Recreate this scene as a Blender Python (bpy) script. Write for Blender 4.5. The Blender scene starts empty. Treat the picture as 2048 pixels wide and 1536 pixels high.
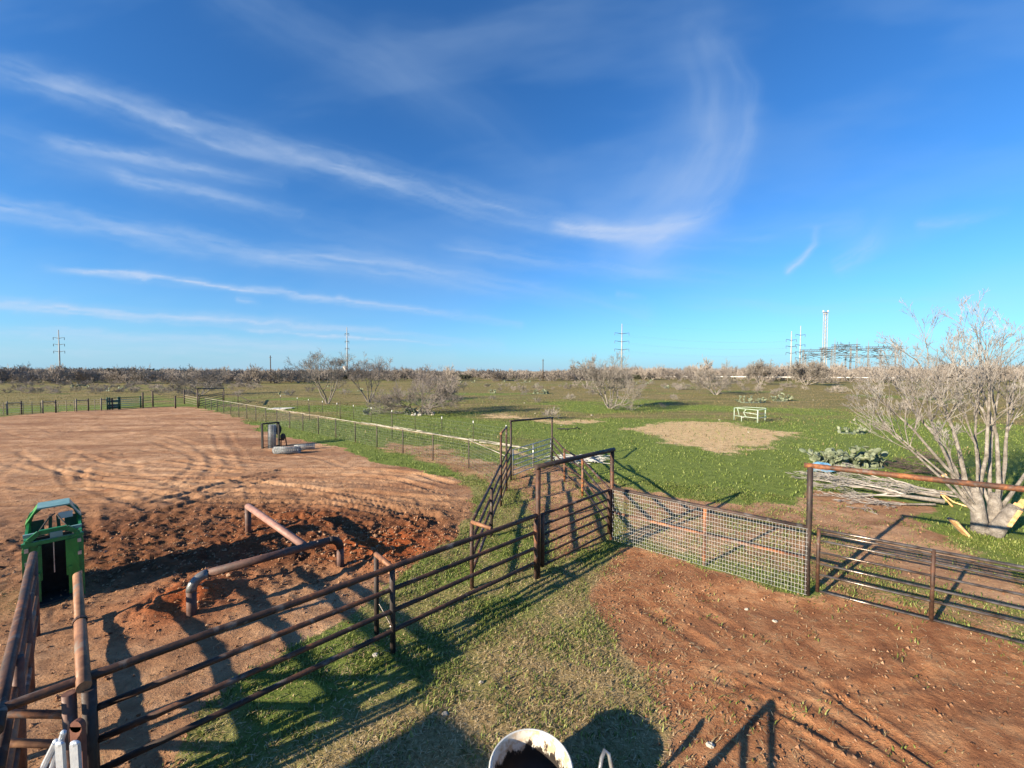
import bpy, math, random
import numpy as np
from mathutils import Vector, Matrix
R = math.radians
sc = bpy.context.scene
col = sc.collection
# ------------------------------------------------------------------ camera
H = 4.5                      # eye height in metres
FPX = 780.0                  # focal length in pixels of the 2048-wide photograph
PITCH = math.atan(26 / FPX)
cd = bpy.data.cameras.new("camera"); cam = bpy.data.objects.new("camera", cd); col.objects.link(cam)
cd.sensor_width = 36; cd.lens = FPX / 2048 * 36; cd.clip_start = .05; cd.clip_end = 30000
cam.location = (0, 0, H); cam.rotation_euler = (R(90) - PITCH, 0, 0)
sc.camera = cam
# ------------------------------------------------------------------ world, sun, exposure
SUN_EL, SUN_AZ = 19.0, 235.8          # azimuth clockwise from +Y: behind and to the left
w = bpy.data.worlds.new("World"); sc.world = w; w.use_nodes = True
nt = w.node_tree; nt.nodes.clear()
sky = nt.nodes.new('ShaderNodeTexSky'); sky.sky_type = 'NISHITA'; sky.sun_disc = False
sky.sun_elevation = R(SUN_EL); sky.sun_rotation = R(SUN_AZ)
sky.air_density = 1.0; sky.dust_density = 0.25; sky.ozone_density = 2.5; sky.altitude = 200
hs = nt.nodes.new('ShaderNodeHueSaturation'); hs.inputs['Saturation'].default_value = 1.08
hs.inputs['Hue'].default_value = .503
bg = nt.nodes.new('ShaderNodeBackground'); bg.inputs[1].default_value = 0.056
ow = nt.nodes.new('ShaderNodeOutputWorld')
nt.links.new(sky.outputs[0], hs.inputs['Color']); tint = nt.nodes.new('ShaderNodeMix'); tint.data_type = 'RGBA'; tint.blend_type = 'MULTIPLY'; tint.inputs[0].default_value = 1
tint.inputs[7].default_value = (.42, .90, 1.30, 1); nt.links.new(hs.outputs[0], tint.inputs[6]); nt.links.new(tint.outputs[2], bg.inputs[0]); nt.links.new(bg.outputs[0], ow.inputs[0])
sd = bpy.data.lights.new("sun", 'SUN'); sd.energy = 5.0; sd.angle = R(.5); sd.color = (1, .86, .66)
sun = bpy.data.objects.new("sun", sd); col.objects.link(sun)
SV = Vector((math.sin(R(SUN_AZ)) * math.cos(R(SUN_EL)), math.cos(R(SUN_AZ)) * math.cos(R(SUN_EL)), math.sin(R(SUN_EL))))
sun.rotation_euler = SV.to_track_quat('Z', 'Y').to_euler()
sun.location = SV * 50
sc.view_settings.view_transform = 'Standard'; sc.view_settings.look = 'None'
sc.view_settings.exposure = 1.48; sc.view_settings.gamma = 1
# ------------------------------------------------------------------ helpers
rng = np.random.default_rng(7)
def G(px, py, h=0.0):
    """surveyed point: where the sight line of a photo pixel meets the level h"""
    u = (px - 1024) / FPX; v = (768 - py) / FPX
    cp, sp = math.cos(PITCH), math.sin(PITCH)
    dx, dy, dz = u, cp + v * sp, -sp + v * cp
    t = (h - H) / dz
    return np.array((dx * t, dy * t, h))
def PX(x, y, z):
    cp, sp = math.cos(PITCH), math.sin(PITCH)
    zz = z - H; dep = y * cp - zz * sp; up = y * sp + zz * cp
    dep = np.where(np.abs(dep) < 1e-6, 1e-6, dep)
    return 1024 + FPX * x / dep, 768 - FPX * up / dep, dep
def _h(ix, iy, s):
    n = (ix.astype(np.int64) * 374761393 + iy.astype(np.int64) * 668265263 + s * 974634777) & 0xffffffff
    n = ((n ^ (n >> 13)) * 1274126177) & 0xffffffff
    n = (n ^ (n >> 16)) & 0xffffffff
    return n / 4294967295.0
def vn(x, y, s=0):
    x = np.asarray(x, float); y = np.asarray(y, float)
    ix = np.floor(x); iy = np.floor(y); fx = x - ix; fy = y - iy
    fx = fx * fx * (3 - 2 * fx); fy = fy * fy * (3 - 2 * fy)
    a = _h(ix, iy, s); b = _h(ix + 1, iy, s); c = _h(ix, iy + 1, s); d = _h(ix + 1, iy + 1, s)
    return (a * (1 - fx) + b * fx) * (1 - fy) + (c * (1 - fx) + d * fx) * fy
def fbm(x, y, s=0, o=4):
    t = 0; a = .5; n = 0
    for i in range(o):
        t = t + a * vn(x, y, s + i * 17); n += a; a *= .5; x = x * 2.03 + 11.3; y = y * 2.03 - 7.1
    return t / n
def smooth(a, b, x):
    t = np.clip((x - a) / (b - a), 0, 1); return t * t * (3 - 2 * t)
def seg_dist(x, y, pts):
    best = np.full(x.shape, 1e9); par = np.zeros(x.shape); acc = 0; side = np.zeros(x.shape)
    for (ax, ay), (bx, by) in zip(pts[:-1], pts[1:]):
        dx, dy = bx - ax, by - ay; L2 = dx * dx + dy * dy + 1e-12; L = math.sqrt(L2)
        t = np.clip(((x - ax) * dx + (y - ay) * dy) / L2, 0, 1)
        d = np.hypot(x - ax - t * dx, y - ay - t * dy); m = d < best
        best = np.where(m, d, best); par = np.where(m, acc + t * L, par)
        side = np.where(m, np.sign((x - ax) * dy - (y - ay) * dx), side); acc += L
    return best, par, side, acc
def inside(x, y, poly):
    c = np.zeros(x.shape, bool); n = len(poly)
    for i in range(n):
        x1, y1 = poly[i]; x2, y2 = poly[(i + 1) % n]
        if y1 == y2: continue
        m = ((y1 > y) != (y2 > y)) & (x < (x2 - x1) * (y - y1) / (y2 - y1) + x1)
        c ^= m
    return c
def sdf(x, y, poly):
    d = seg_dist(x, y, list(poly) + [poly[0]])[0]
    return np.where(inside(x, y, poly), -d, d)
def GP(l, h=0):
    return [tuple(G(a, b, h)[:2]) for a, b in l]
ORG = {}
def tag(o, label=None, cat=None, group=None, kind=None):
    if label: o['label'] = label
    if cat: o['category'] = cat
    if group: o['group'] = group
    if kind: o['kind'] = kind
    return o
def thing(name, label, cat, loc=(0, 0, 0), rotz=0, group=None, local=False):
    o = bpy.data.objects.new(name, None); col.objects.link(o); o.empty_display_size = .3
    o.location = tuple(float(v) for v in loc); o.rotation_euler = (0, 0, rotz)
    ORG[o.name] = np.zeros(3) if local else np.array(loc, float)
    return tag(o, label, cat, group)
def mesh(name, v, f, mat, parent=None, smoothf=False, attrs=None):
    """v: (n,3) array; f: list/array of faces (lists of ints) or (m,3|4) array"""
    v = np.asarray(v, float)
    org = ORG.get(parent.name, np.zeros(3)) if parent is not None else np.zeros(3)
    me = bpy.data.meshes.new(name)
    if isinstance(f, np.ndarray):
        n, k = f.shape
        me.vertices.add(len(v)); me.vertices.foreach_set('co', (v - org).astype(np.float32).ravel())
        me.loops.add(n * k); me.loops.foreach_set('vertex_index', f.astype(np.int32).ravel())
        me.polygons.add(n); me.polygons.foreach_set('loop_start', np.arange(0, n * k, k, dtype=np.int32))
        me.polygons.foreach_set('loop_total', np.full(n, k, dtype=np.int32))
        me.update(calc_edges=True)
    else:
        me.from_pydata((v - org).tolist(), [], f)
        me.update()
    me.polygons.foreach_set('use_smooth', np.full(len(me.polygons), bool(smoothf)))
    if attrs:
        for an, ad in attrs.items():
            a = me.color_attributes.new(an, 'FLOAT_COLOR', 'POINT')
            c = np.ones((len(v), 4), np.float32); c[:, :ad.shape[1]] = ad
            a.data.foreach_set('color', c.ravel())
    if mat: me.materials.append(mat)
    o = bpy.data.objects.new(name, me); col.objects.link(o)
    if parent is not None:
        o.parent = parent; ORG[o.name] = org
    else: ORG[o.name] = np.zeros(3)
    return o
class MB:
    def __init__(s): s.v = []; s.f = []; s.n = 0
    def add(s, v, f):
        s.v.append(np.asarray(v, float)); s.f += [[i + s.n for i in q] for q in f]; s.n += len(v)
    def box(s, c, size, rot=None):
        a = np.array([(x, y, z) for x in (-.5, .5) for y in (-.5, .5) for z in (-.5, .5)]) * np.array(size)
        if rot is not None: a = a @ np.array(rot).T
        s.add(a + np.array(c), [[0, 1, 3, 2], [4, 6, 7, 5], [0, 4, 5, 1], [2, 3, 7, 6], [0, 2, 6, 4], [1, 5, 7, 3]])
    def bar(s, a, b, wd, ht):
        a = np.array(a, float); b = np.array(b, float); d = b - a; L = np.linalg.norm(d); d /= L
        up = np.array((0, 0, 1.)) if abs(d[2]) < .95 else np.array((0, 1., 0))
        x = np.cross(d, up); x /= np.linalg.norm(x); z = np.cross(x, d)
        s.box((a + b) / 2, (wd, L, ht), np.stack([x, d, z], 1))
    def tube(s, pts, r, n=8, cap=True):
        P = np.array(pts, float); k = len(P)
        r = np.full(k, r, float) if np.isscalar(r) else np.array(r, float)
        T = np.gradient(P, axis=0); T /= (np.linalg.norm(T, axis=1)[:, None] + 1e-12)
        ref = np.array((0, 0, 1.)) if abs(T[0][2]) < .9 else np.array((1., 0, 0))
        a0 = np.cross(T[0], ref); a0 /= np.linalg.norm(a0)
        V = []
        ang = np.arange(n) * 2 * math.pi / n
        for i in range(k):
            a0 = a0 - T[i] * a0.dot(T[i]); a0 /= np.linalg.norm(a0); b0 = np.cross(T[i], a0)
            V.append(P[i] + r[i] * (np.cos(ang)[:, None] * a0 + np.sin(ang)[:, None] * b0))
        V = np.concatenate(V)
        F = [[i * n + j, i * n + (j + 1) % n, (i + 1) * n + (j + 1) % n, (i + 1) * n + j] for i in range(k - 1) for j in range(n)]
        if cap: F += [list(range(n))[::-1], [(k - 1) * n + j for j in range(n)]]
        s.add(V, F)
    def ell(s, c, rad, rot=None, nu=8, nv=5):
        V = [(0, 0, 1)] + [(math.sin(math.pi * i / nv) * math.cos(2 * math.pi * j / nu), math.sin(math.pi * i / nv) * math.sin(2 * math.pi * j / nu), math.cos(math.pi * i / nv)) for i in range(1, nv) for j in range(nu)] + [(0, 0, -1)]
        V = np.array(V) * np.array(rad)
        if rot is not None: V = V @ np.array(rot).T
        F = [[0, 1 + j, 1 + (j + 1) % nu] for j in range(nu)]
        for i in range(nv - 2):
            F += [[1 + i * nu + j, 1 + (i + 1) * nu + j, 1 + (i + 1) * nu + (j + 1) % nu, 1 + i * nu + (j + 1) % nu] for j in range(nu)]
        b = 1 + (nv - 2) * nu; F += [[b + j, len(V) - 1, b + (j + 1) % nu] for j in range(nu)]
        s.add(V + np.array(c), F)
    def build(s, name, mat, parent=None, smoothf=False):
        return mesh(name, np.concatenate(s.v), s.f, mat, parent, smoothf)
def pipe(name, pts, r, mat, parent, n=12):
    """pipe with slight handmade sag/irregularity, rounded joints"""
    pts = [np.array(p, float) for p in pts]
    q = [pts[0]]
    for a, b in zip(pts[:-1], pts[1:]):
        L = np.linalg.norm(b - a); k = max(1, int(L / .9))
        for i in range(1, k + 1):
            p = a + (b - a) * i / k
            if i < k: p = p + rng.normal(0, .0035, 3)
            q.append(p)
    m = MB(); m.tube(q, r, n)
    o = m.build(name, mat, parent, False)
    o.data.polygons.foreach_set('use_smooth', np.array([len(p.vertices) == 4 for p in o.data.polygons]))
    return o
def vpost(name, x, y, z1, r, mat, parent, z0=-.15, n=12):
    return pipe(name, [(x, y, z0), (x + rng.normal(0, .006), y + rng.normal(0, .006), z1)], r, mat, parent, n)
# ------------------------------------------------------------------ materials
def newmat(name):
    m = bpy.data.materials.new(name); m.use_nodes = True
    return m, m.node_tree, m.node_tree.nodes['Principled BSDF']
def N(t, typ, **kw):
    n = t.nodes.new(typ)
    for k, v in kw.items(): setattr(n, k, v)
    return n
def coords(t, kind='Object'):
    return N(t, 'ShaderNodeTexCoord').outputs[kind]
def noise(t, vec, scale, detail=4, rough=.6, dist=0):
    n = N(t, 'ShaderNodeTexNoise'); n.inputs['Scale'].default_value = scale; n.inputs['Detail'].default_value = detail
    n.inputs['Roughness'].default_value = rough; n.inputs['Distortion'].default_value = dist
    t.links.new(vec, n.inputs['Vector']); return n.outputs['Fac']
def ramp(t, fac, stops):
    r = N(t, 'ShaderNodeValToRGB'); e = r.color_ramp.elements
    while len(e) < len(stops): e.new(.5)
    for i, (p, c) in enumerate(stops):
        e[i].position = p; e[i].color = (*c, 1) if len(c) == 3 else c
    t.links.new(fac, r.inputs[0]); return r.outputs[0]
def mix(t, fac, a, b, mode='MIX'):
    n = N(t, 'ShaderNodeMix', data_type='RGBA', blend_type=mode)
    for s, v in ((n.inputs[0], fac), (n.inputs[6], a), (n.inputs[7], b)):
        if isinstance(v, bpy.types.NodeSocket): t.links.new(v, s)
        elif isinstance(v, tuple): s.default_value = (*v, 1)
        else: s.default_value = v
    return n.outputs[2]
def math_(t, op, a, b=0, clamp=False):
    n = N(t, 'ShaderNodeMath', operation=op, use_clamp=clamp)
    for i, v in enumerate((a, b)):
        if isinstance(v, bpy.types.NodeSocket): t.links.new(v, n.inputs[i])
        else: n.inputs[i].default_value = v
    return n.outputs[0]
def bump(t, b, h, strength=.3, dist=.02, nrm=None):
    n = N(t, 'ShaderNodeBump'); n.inputs['Strength'].default_value = strength; n.inputs['Distance'].default_value = dist
    t.links.new(h, n.inputs['Height'])
    if nrm is not None: t.links.new(nrm, n.inputs['Normal'])
    if b is not None: t.links.new(n.outputs[0], b.inputs['Normal'])
    return n.outputs[0]
def simple(name, stops, scale=6, rough=.7, metal=0, bs=.3, bd=.01, detail=5, spec=.5):
    m, t, b = newmat(name); v = coords(t)
    f = noise(t, v, scale, detail)
    t.links.new(ramp(t, f, stops), b.inputs['Base Color'])
    b.inputs['Roughness'].default_value = rough; b.inputs['Metallic'].default_value = metal
    b.inputs['Specular IOR Level'].default_value = spec
    bump(t, b, noise(t, v, scale * 5, 4), bs, bd)
    return m
def rust(name, dark, mid, bright, lo=.42, hi=.66, grey=(.16, .13, .11), rough=.62, greyamt=.62):
    m, t, b = newmat(name); v = coords(t)
    f = noise(t, v, 1.7, 6, .65); f2 = noise(t, v, 14, 5, .7)
    mx = math_(t, 'ADD', math_(t, 'MULTIPLY', f, .65), math_(t, 'MULTIPLY', f2, .35))
    c = ramp(t, mx, [(lo, dark), ((lo + hi) / 2, mid), (hi, bright)])
    g = ramp(t, noise(t, v, 3.1, 4, .6, .6), [(greyamt - .05, (0, 0, 0)), (greyamt + .05, (1, 1, 1))])
    c = mix(t, g, c, grey)
    t.links.new(c, b.inputs['Base Color'])
    t.links.new(ramp(t, f2, [(.3, (rough - .15,) * 3), (.7, (rough + .2,) * 3)]), b.inputs['Roughness'])
    b.inputs['Metallic'].default_value = .15
    bump(t, b, f2, .25, .004)
    return m
M = {}
M['rust'] = rust('rusted pipe', (.028, .016, .011), (.080, .036, .020), (.24, .085, .03))
M['rust_orange'] = rust('orange rusted pipe', (.05, .03, .022), (.16, .065, .03), (.40, .15, .05), .40, .60)
M['darkpipe'] = rust('weathered dark pipe', (.022, .016, .014), (.055, .032, .024), (.13, .06, .035), .45, .7, (.10, .09, .085))
M['bigpipe'] = rust('brown oilfield pipe', (.05, .03, .026), (.12, .06, .045), (.24, .12, .08), .4, .66, (.12, .09, .08))
M['tan_pipe'] = rust('sun bleached rusty pipe', (.09, .045, .025), (.22, .10, .05), (.38, .19, .09), .34, .62, (.17, .14, .11))
M['galv'] = simple('galvanised wire', [(.35, (.55, .56, .55)), (.65, (.78, .78, .74))], 20, .42, .35)
M['gaterail'] = simple('worn steel tube', [(.35, (.07, .05, .04)), (.65, (.24, .21, .18))], 5, .3, .75)
M['galvrail'] = simple('worn galvanised tube', [(.35, (.30, .29, .27)), (.65, (.62, .60, .56))], 8, .33, .6)
M['palerail'] = simple('pale weathered rail', [(.4, (.16, .14, .11)), (.6, (.46, .42, .34))], .9, .7)
M['netwire'] = simple('net wire', [(.35, (.16, .17, .16)), (.65, (.30, .31, .29))], 8, .5, .3)
M['tpost'] = simple('fence post paint', [(.35, (.03, .028, .025)), (.65, (.09, .06, .045))], 4, .7)
M['white'] = simple('white paint', [(.3, (.70, .70, .66)), (.7, (.82, .81, .78))], 5, .5)
M['lath'] = simple('weathered white lath', [(.35, (.30, .29, .26)), (.65, (.60, .59, .55))], 3, .7)
M['rollwire'] = simple('dull galvanised roll', [(.35, (.20, .22, .23)), (.65, (.42, .44, .45))], 9, .5, .3)
M['wood'] = simple('grey fence wood', [(.3, (.12, .10, .07)), (.7, (.30, .25, .19))], 5, .85)
M['green'] = simple('green machine paint', [(.3, (.010, .09, .03)), (.55, (.015, .20, .05)), (.78, (.08, .10, .05))], 7, .38, 0, .1)
M['brightgreen'] = simple('bright green paint', [(.3, (.015, .15, .03)), (.7, (.04, .30, .05))], 3, .35, 0, .1)
M['tealsheet'] = simple('faded green sheet', [(.3, (.13, .26, .22)), (.7, (.24, .38, .33))], 5, .35, .1, .1)
M['darkgreen'] = simple('dark green gate paint', [(.3, (.012, .05, .03)), (.7, (.03, .10, .06))], 4, .5)
M['black'] = simple('black rubber', [(.3, (.012, .012, .012)), (.7, (.035, .033, .03))], 8, .8)
M['rack'] = simple('pale green rack paint', [(.3, (.24, .32, .23)), (.7, (.42, .48, .37))], 5, .6)
M['steel'] = simple('distant grey steel', [(.3, (.22, .22, .21)), (.7, (.34, .33, .31))], .5, .6, 0, 0)
M['polesteel'] = simple('transmission pole steel', [(.3, (.26, .25, .23)), (.7, (.40, .38, .35))], .4, .6, 0, 0)
M['subst'] = simple('dark lattice steel', [(.3, (.085, .08, .075)), (.7, (.15, .145, .135))], .5, .6, 0, 0)
M['darksteel'] = simple('dark insulator', [(.3, (.05, .06, .06)), (.7, (.10, .11, .11))], 2, .6, 0, 0)
M['woodpole'] = simple('creosote pole', [(.3, (.05, .035, .025)), (.7, (.10, .07, .05))], 2, .8, 0, 0)
M['concrete'] = simple('pale building', [(.3, (.50, .47, .42)), (.7, (.66, .62, .56))], 1, .9, 0, 0)
M['alu'] = simple('aluminium ladder', [(.3, (.42, .46, .52)), (.7, (.62, .66, .70))], 10, .35, .4)
M['blue'] = simple('blue plastic', [(.3, (.05, .22, .42)), (.7, (.25, .50, .68))], 6, .5)
M['barkpale'] = simple('pale bark', [(.28, (.10, .085, .07)), (.5, (.23, .20, .17)), (.72, (.38, .345, .30))], 6, .9, 0, 1.0, .05)
M['barkgrey'] = simple('grey mesquite bark', [(.3, (.10, .085, .07)), (.7, (.25, .22, .185))], 5, .9, 0, .6, .02)
M['twigpale'] = simple('pale twigs', [(.3, (.14, .12, .10)), (.7, (.29, .26, .225))], 2, .9, 0, 0)
M['twiggrey'] = simple('grey twigs', [(.3, (.15, .125, .11)), (.7, (.30, .26, .23))], 1, .9, 0, 0)
M['twigdark'] = simple('dark twigs', [(.3, (.05, .04, .035)), (.7, (.13, .105, .09))], 1, .9, 0, 0)
M['brushmat'] = simple('far brush twigs', [(.3, (.17, .145, .12)), (.5, (.235, .20, .17)), (.7, (.30, .265, .23))], .05, .95, 0, 0)
M['brushdark'] = simple('dark evergreen brush', [(.3, (.035, .045, .025)), (.7, (.085, .085, .055))], .05, .95, 0, 0)  # dark olive brown base colour of the bushes
M['cutwood'] = simple('fresh split wood', [(.3, (.50, .20, .08)), (.5, (.62, .36, .15)), (.7, (.74, .56, .28))], 9, .8)
M['cactus'] = simple('prickly pear pad', [(.3, (.09, .115, .07)), (.55, (.17, .195, .12)), (.75, (.32, .32, .21))], 3.2, .62, 0, .15, .01)
M['rock'] = simple('pale rock', [(.3, (.28, .24, .18)), (.7, (.52, .48, .40))], 3, .9, 0, .5)
# ------------------------------------------------------------------ ground: regions measured on site (metres)
ARENA = GP([(396, 815), (470, 832), (535, 868), (600, 882), (655, 893), (720, 915), (770, 931), (850, 940), (915, 962), (948, 995), (950, 1035), (905, 1085), (850, 1112),
            (780, 1165), (700, 1240), (610, 1290), (560, 1320), (470, 1370), (410, 1420), (370, 1490), (335, 1580)]) + [(-3.9, 2.0), (-12, 1.0), (-40, 2), (-62, 22)] + GP([(0, 832), (120, 823), (300, 815)])
CORRAL = GP([(1175, 1190), (1215, 1120), (1260, 1090), (1330, 1098), (1400, 1130), (1520, 1165), (1610, 1195), (1640, 1172), (1850, 1225), (2048, 1290)]) + [(8, 3), (6, -2), (1.2, -2)] + GP([(1345, 1700), (1345, 1450), (1290, 1370), (1235, 1300), (1195, 1240)])
BEYOND = GP([(1600, 1010), (1640, 985), (1720, 992), (1800, 1003), (1860, 1012), (1850, 1030), (1870, 1060), (1900, 1075), (1960, 1110), (2040, 1150), (2040, 1210), (1900, 1180), (1780, 1140), (1700, 1130), (1690, 1080), (1640, 1055)])
ALLEY = GP([(1030, 950), (1115, 925), (1150, 960), (1190, 1010), (1215, 1080), (1170, 1120), (1090, 1120), (1060, 1060), (1030, 1000), (1010, 970)])
MIXED = GP([(1228, 1090), (1245, 985), (1420, 1010), (1600, 1030), (1660, 1060), (1800, 1100), (2048, 1190), (2048, 1285), (1640, 1178), (1420, 1130)])
GATEWAY = GP([(1120, 968), (1240, 955), (1250, 972), (1290, 985), (1420, 1010), (1600, 1015), (1600, 1040), (1420, 1040), (1250, 995), (1190, 985)])
DRY = GP([(1250, 858), (1300, 848), (1400, 843), (1480, 848), (1550, 862), (1580, 875), (1520, 893), (1430, 905), (1380, 893), (1310, 878)])
DRY2 = GP([(1045, 838), (1130, 840), (1200, 836), (1212, 843), (1190, 850), (1080, 846)])
DRY3 = GP([(955, 830), (1010, 828), (1060, 838), (1000, 838)])
STRIP = GP([(530, 818), (690, 845), (800, 862), (900, 878), (1015, 905), (1100, 925), (1100, 918), (1020, 895), (900, 872), (800, 857), (690, 840), (560, 818)])
FENCESTRIP = GP([(760, 880), (870, 890), (1000, 925), (1090, 935), (1060, 965), (1000, 975), (940, 955), (850, 930), (770, 905)])
TRACKS = [  # (points on the photo's ground, half width, depth, tread)
    ([(525, 880), (430, 888), (350, 893), (180, 905), (0, 925)], .16, .07, 0),
    ([(525, 886), (430, 894), (350, 900), (180, 914), (0, 938)], .16, .05, 0),
    ([(930, 1003), (800, 992), (700, 985), (500, 985), (250, 990), (0, 1010)], .17, .06, 1),
    ([(900, 985), (800, 962), (680, 950), (560, 953), (450, 985), (300, 1035)], .17, .06, 1),
    ([(930, 972), (830, 948), (700, 938), (560, 940), (430, 970), (260, 1020)], .17, .06, 1),
    ([(290, 880), (370, 900), (395, 930), (350, 965), (230, 1000), (100, 1020)], .18, .04, 0),
    ([(330, 872), (400, 890), (432, 930), (395, 968), (280, 1005), (120, 1040)], .18, .04, 0),
    ([(380, 845), (430, 870), (450, 900), (470, 945)], .16, .03, 0),
    ([(400, 842), (455, 866), (480, 900), (500, 945)], .16, .03, 0),
    ([(0, 846), (120, 838), (300, 832), (450, 834)], .25, .09, 0),
    ([(0, 862), (200, 852), (330, 846), (440, 838)], .22, .06, 0),
    ([(0, 960), (250, 945), (450, 960), (600, 975), (800, 1015)], .16, .05, 1),
    ([(0, 978), (200, 968), (400, 1005), (640, 1010), (860, 1040)], .16, .06, 1),
    ([(175, 1010), (190, 1055), (210, 1090)], .18, .06, 2),
    ([(560, 1010), (650, 1000), (760, 1015), (860, 1030), (880, 1050), (820, 1070)], .2, .07, 1),
    ([(260, 1040), (420, 1030), (560, 1045), (700, 1040)], .2, .08, 1),
    ([(1270, 1180), (1300, 1230), (1390, 1290), (1440, 1330), (1455, 1400)], .12, .035, 0),
    ([(1320, 1180), (1420, 1235), (1500, 1290), (1530, 1350)], .12, .03, 0),
    ([(1790, 1560), (1720, 1470), (1740, 1410), (1850, 1370), (2048, 1345)], .17, .024, 3),
    ([(1900, 1560), (1850, 1480), (1880, 1430), (2048, 1400)], .17, .024, 3),
    ([(1850, 1200), (1800, 1300), (1900, 1400), (2048, 1460)], .15, .02, 3),
]
TR = [(GP(p), a, b * (.85 if c else .5), c) for p, a, b, c in TRACKS]
rgt = np.random.default_rng(17)
for i in range(46):
    a0 = G(rgt.uniform(20, 850), rgt.uniform(835, 1010))[:2]; h0 = rgt.uniform(-.35, .45) + (math.pi if rgt.uniform() < .5 else 0); cv_ = rgt.normal(0, .05); P0 = [a0]; hh = h0
    for k in range(8):
        hh += cv_ + rgt.normal(0, .07); P0.append(P0[-1] + 1.5 * np.array((math.cos(hh), math.sin(hh))))
    P0 = np.array(P0); tn = np.gradient(P0, axis=0); tn /= np.linalg.norm(tn, axis=1)[:, None]; nn = np.stack([-tn[:, 1], tn[:, 0]], 1)
    for s_ in (-.85, .85):
        q_ = P0 + nn * s_
        if inside(q_[:, 0], q_[:, 1], ARENA).all(): TR.append(([tuple(v_) for v_ in q_], .15, rgt.uniform(.014, .03), 1 if a0[1] < 20 else 0))
for i in range(9):
    a0 = np.array((rgt.uniform(1.5, 6), rgt.uniform(3, 6.5))); hh = rgt.uniform(-1, .2); P0 = [a0]
    for k in range(5): hh += rgt.normal(0, .12); P0.append(P0[-1] + .8 * np.array((math.cos(hh), math.sin(hh))))
    TR.append(([tuple(v_) for v_ in P0], .08, rgt.uniform(.01, .02), 0))
def masks(x, y):
    wob = (fbm(x * .5, y * .5, 3, 3) - .5) * 2.0 + (fbm(x * 2.4, y * 2.4, 5, 3) - .5) * 1.0
    r = np.hypot(x, y); sc_ = np.clip(r / 14, .45, 3)
    def region(poly, soft=.5, k=1.0): return 1 - smooth(-soft, soft, sdf(x, y, poly) + wob * .75 * sc_ * k)
    arena = region(ARENA, .25, .6); corral = region(CORRAL, .35, .7); beyond = region(BEYOND, .5, .8); al = region(ALLEY, .6, .8)
    gwy = region(GATEWAY, .5, 1); fs = region(FENCESTRIP, .8, 1)
    dirt = np.maximum.reduce([arena, corral, beyond * .95, al * .85, gwy * .8, fs * .6, region(MIXED, .5, .8) * (.30 + .55 * fbm(x * .8, y * .8, 25, 3))])
    dry = np.maximum.reduce([region(DRY, 2.0, 1.1), region(DRY2, 2.4, 1)*.9, region(DRY3, 1.5, 1) * .7, region(STRIP, .3, .15) * .55])
    dirt = np.clip(dirt, 0, 1)
    red = np.zeros(x.shape)
    for px, py, rr, a in ((375, 1205, .9, 1), (790, 1098, 1.1, 1), (720, 1100, .8, .8), (870, 1095, .8, .6), (590, 1050, 1.6, .3)):
        c = G(px, py); red = np.maximum(red, a * np.exp(-((x - c[0]) ** 2 + (y - c[1]) ** 2) / rr ** 2))
    near = G(500, 1060)
    churn = np.clip(1.5 * arena * np.exp(-(((x - near[0]) / 7) ** 2 + ((y - near[1] + .25) / 2.7) ** 2)) * (.55 + .9 * fbm(x * .35, y * .6, 23, 3)), 0, 1.15)
    lush = smooth(.44, .64, fbm(x * .09 + 4, y * .13, 21, 4) + .30 * (1 - smooth(20, 50, r)) + .03 - .10 * smooth(45, 80, r)) * (1 - smooth(60, 140, r) * .6)
    yard = (1 - smooth(0, 1.2, -(y - (8.2 + .92 * (x - .55))) * .7)) # 1 beyond main fence
    straw = ((1 - yard) * (.5 + .5 * smooth(.36, .56, fbm(x * .9, y * .9, 31, 4))) * (x < 3)) + .45 * (r < 17) * smooth(.45, .65, fbm(x * .7, y * .7, 33, 4)) * (x < 4)
    straw = np.clip(straw, 0, 1)
    return arena, corral, dirt, dry, red, churn, lush, straw
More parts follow.
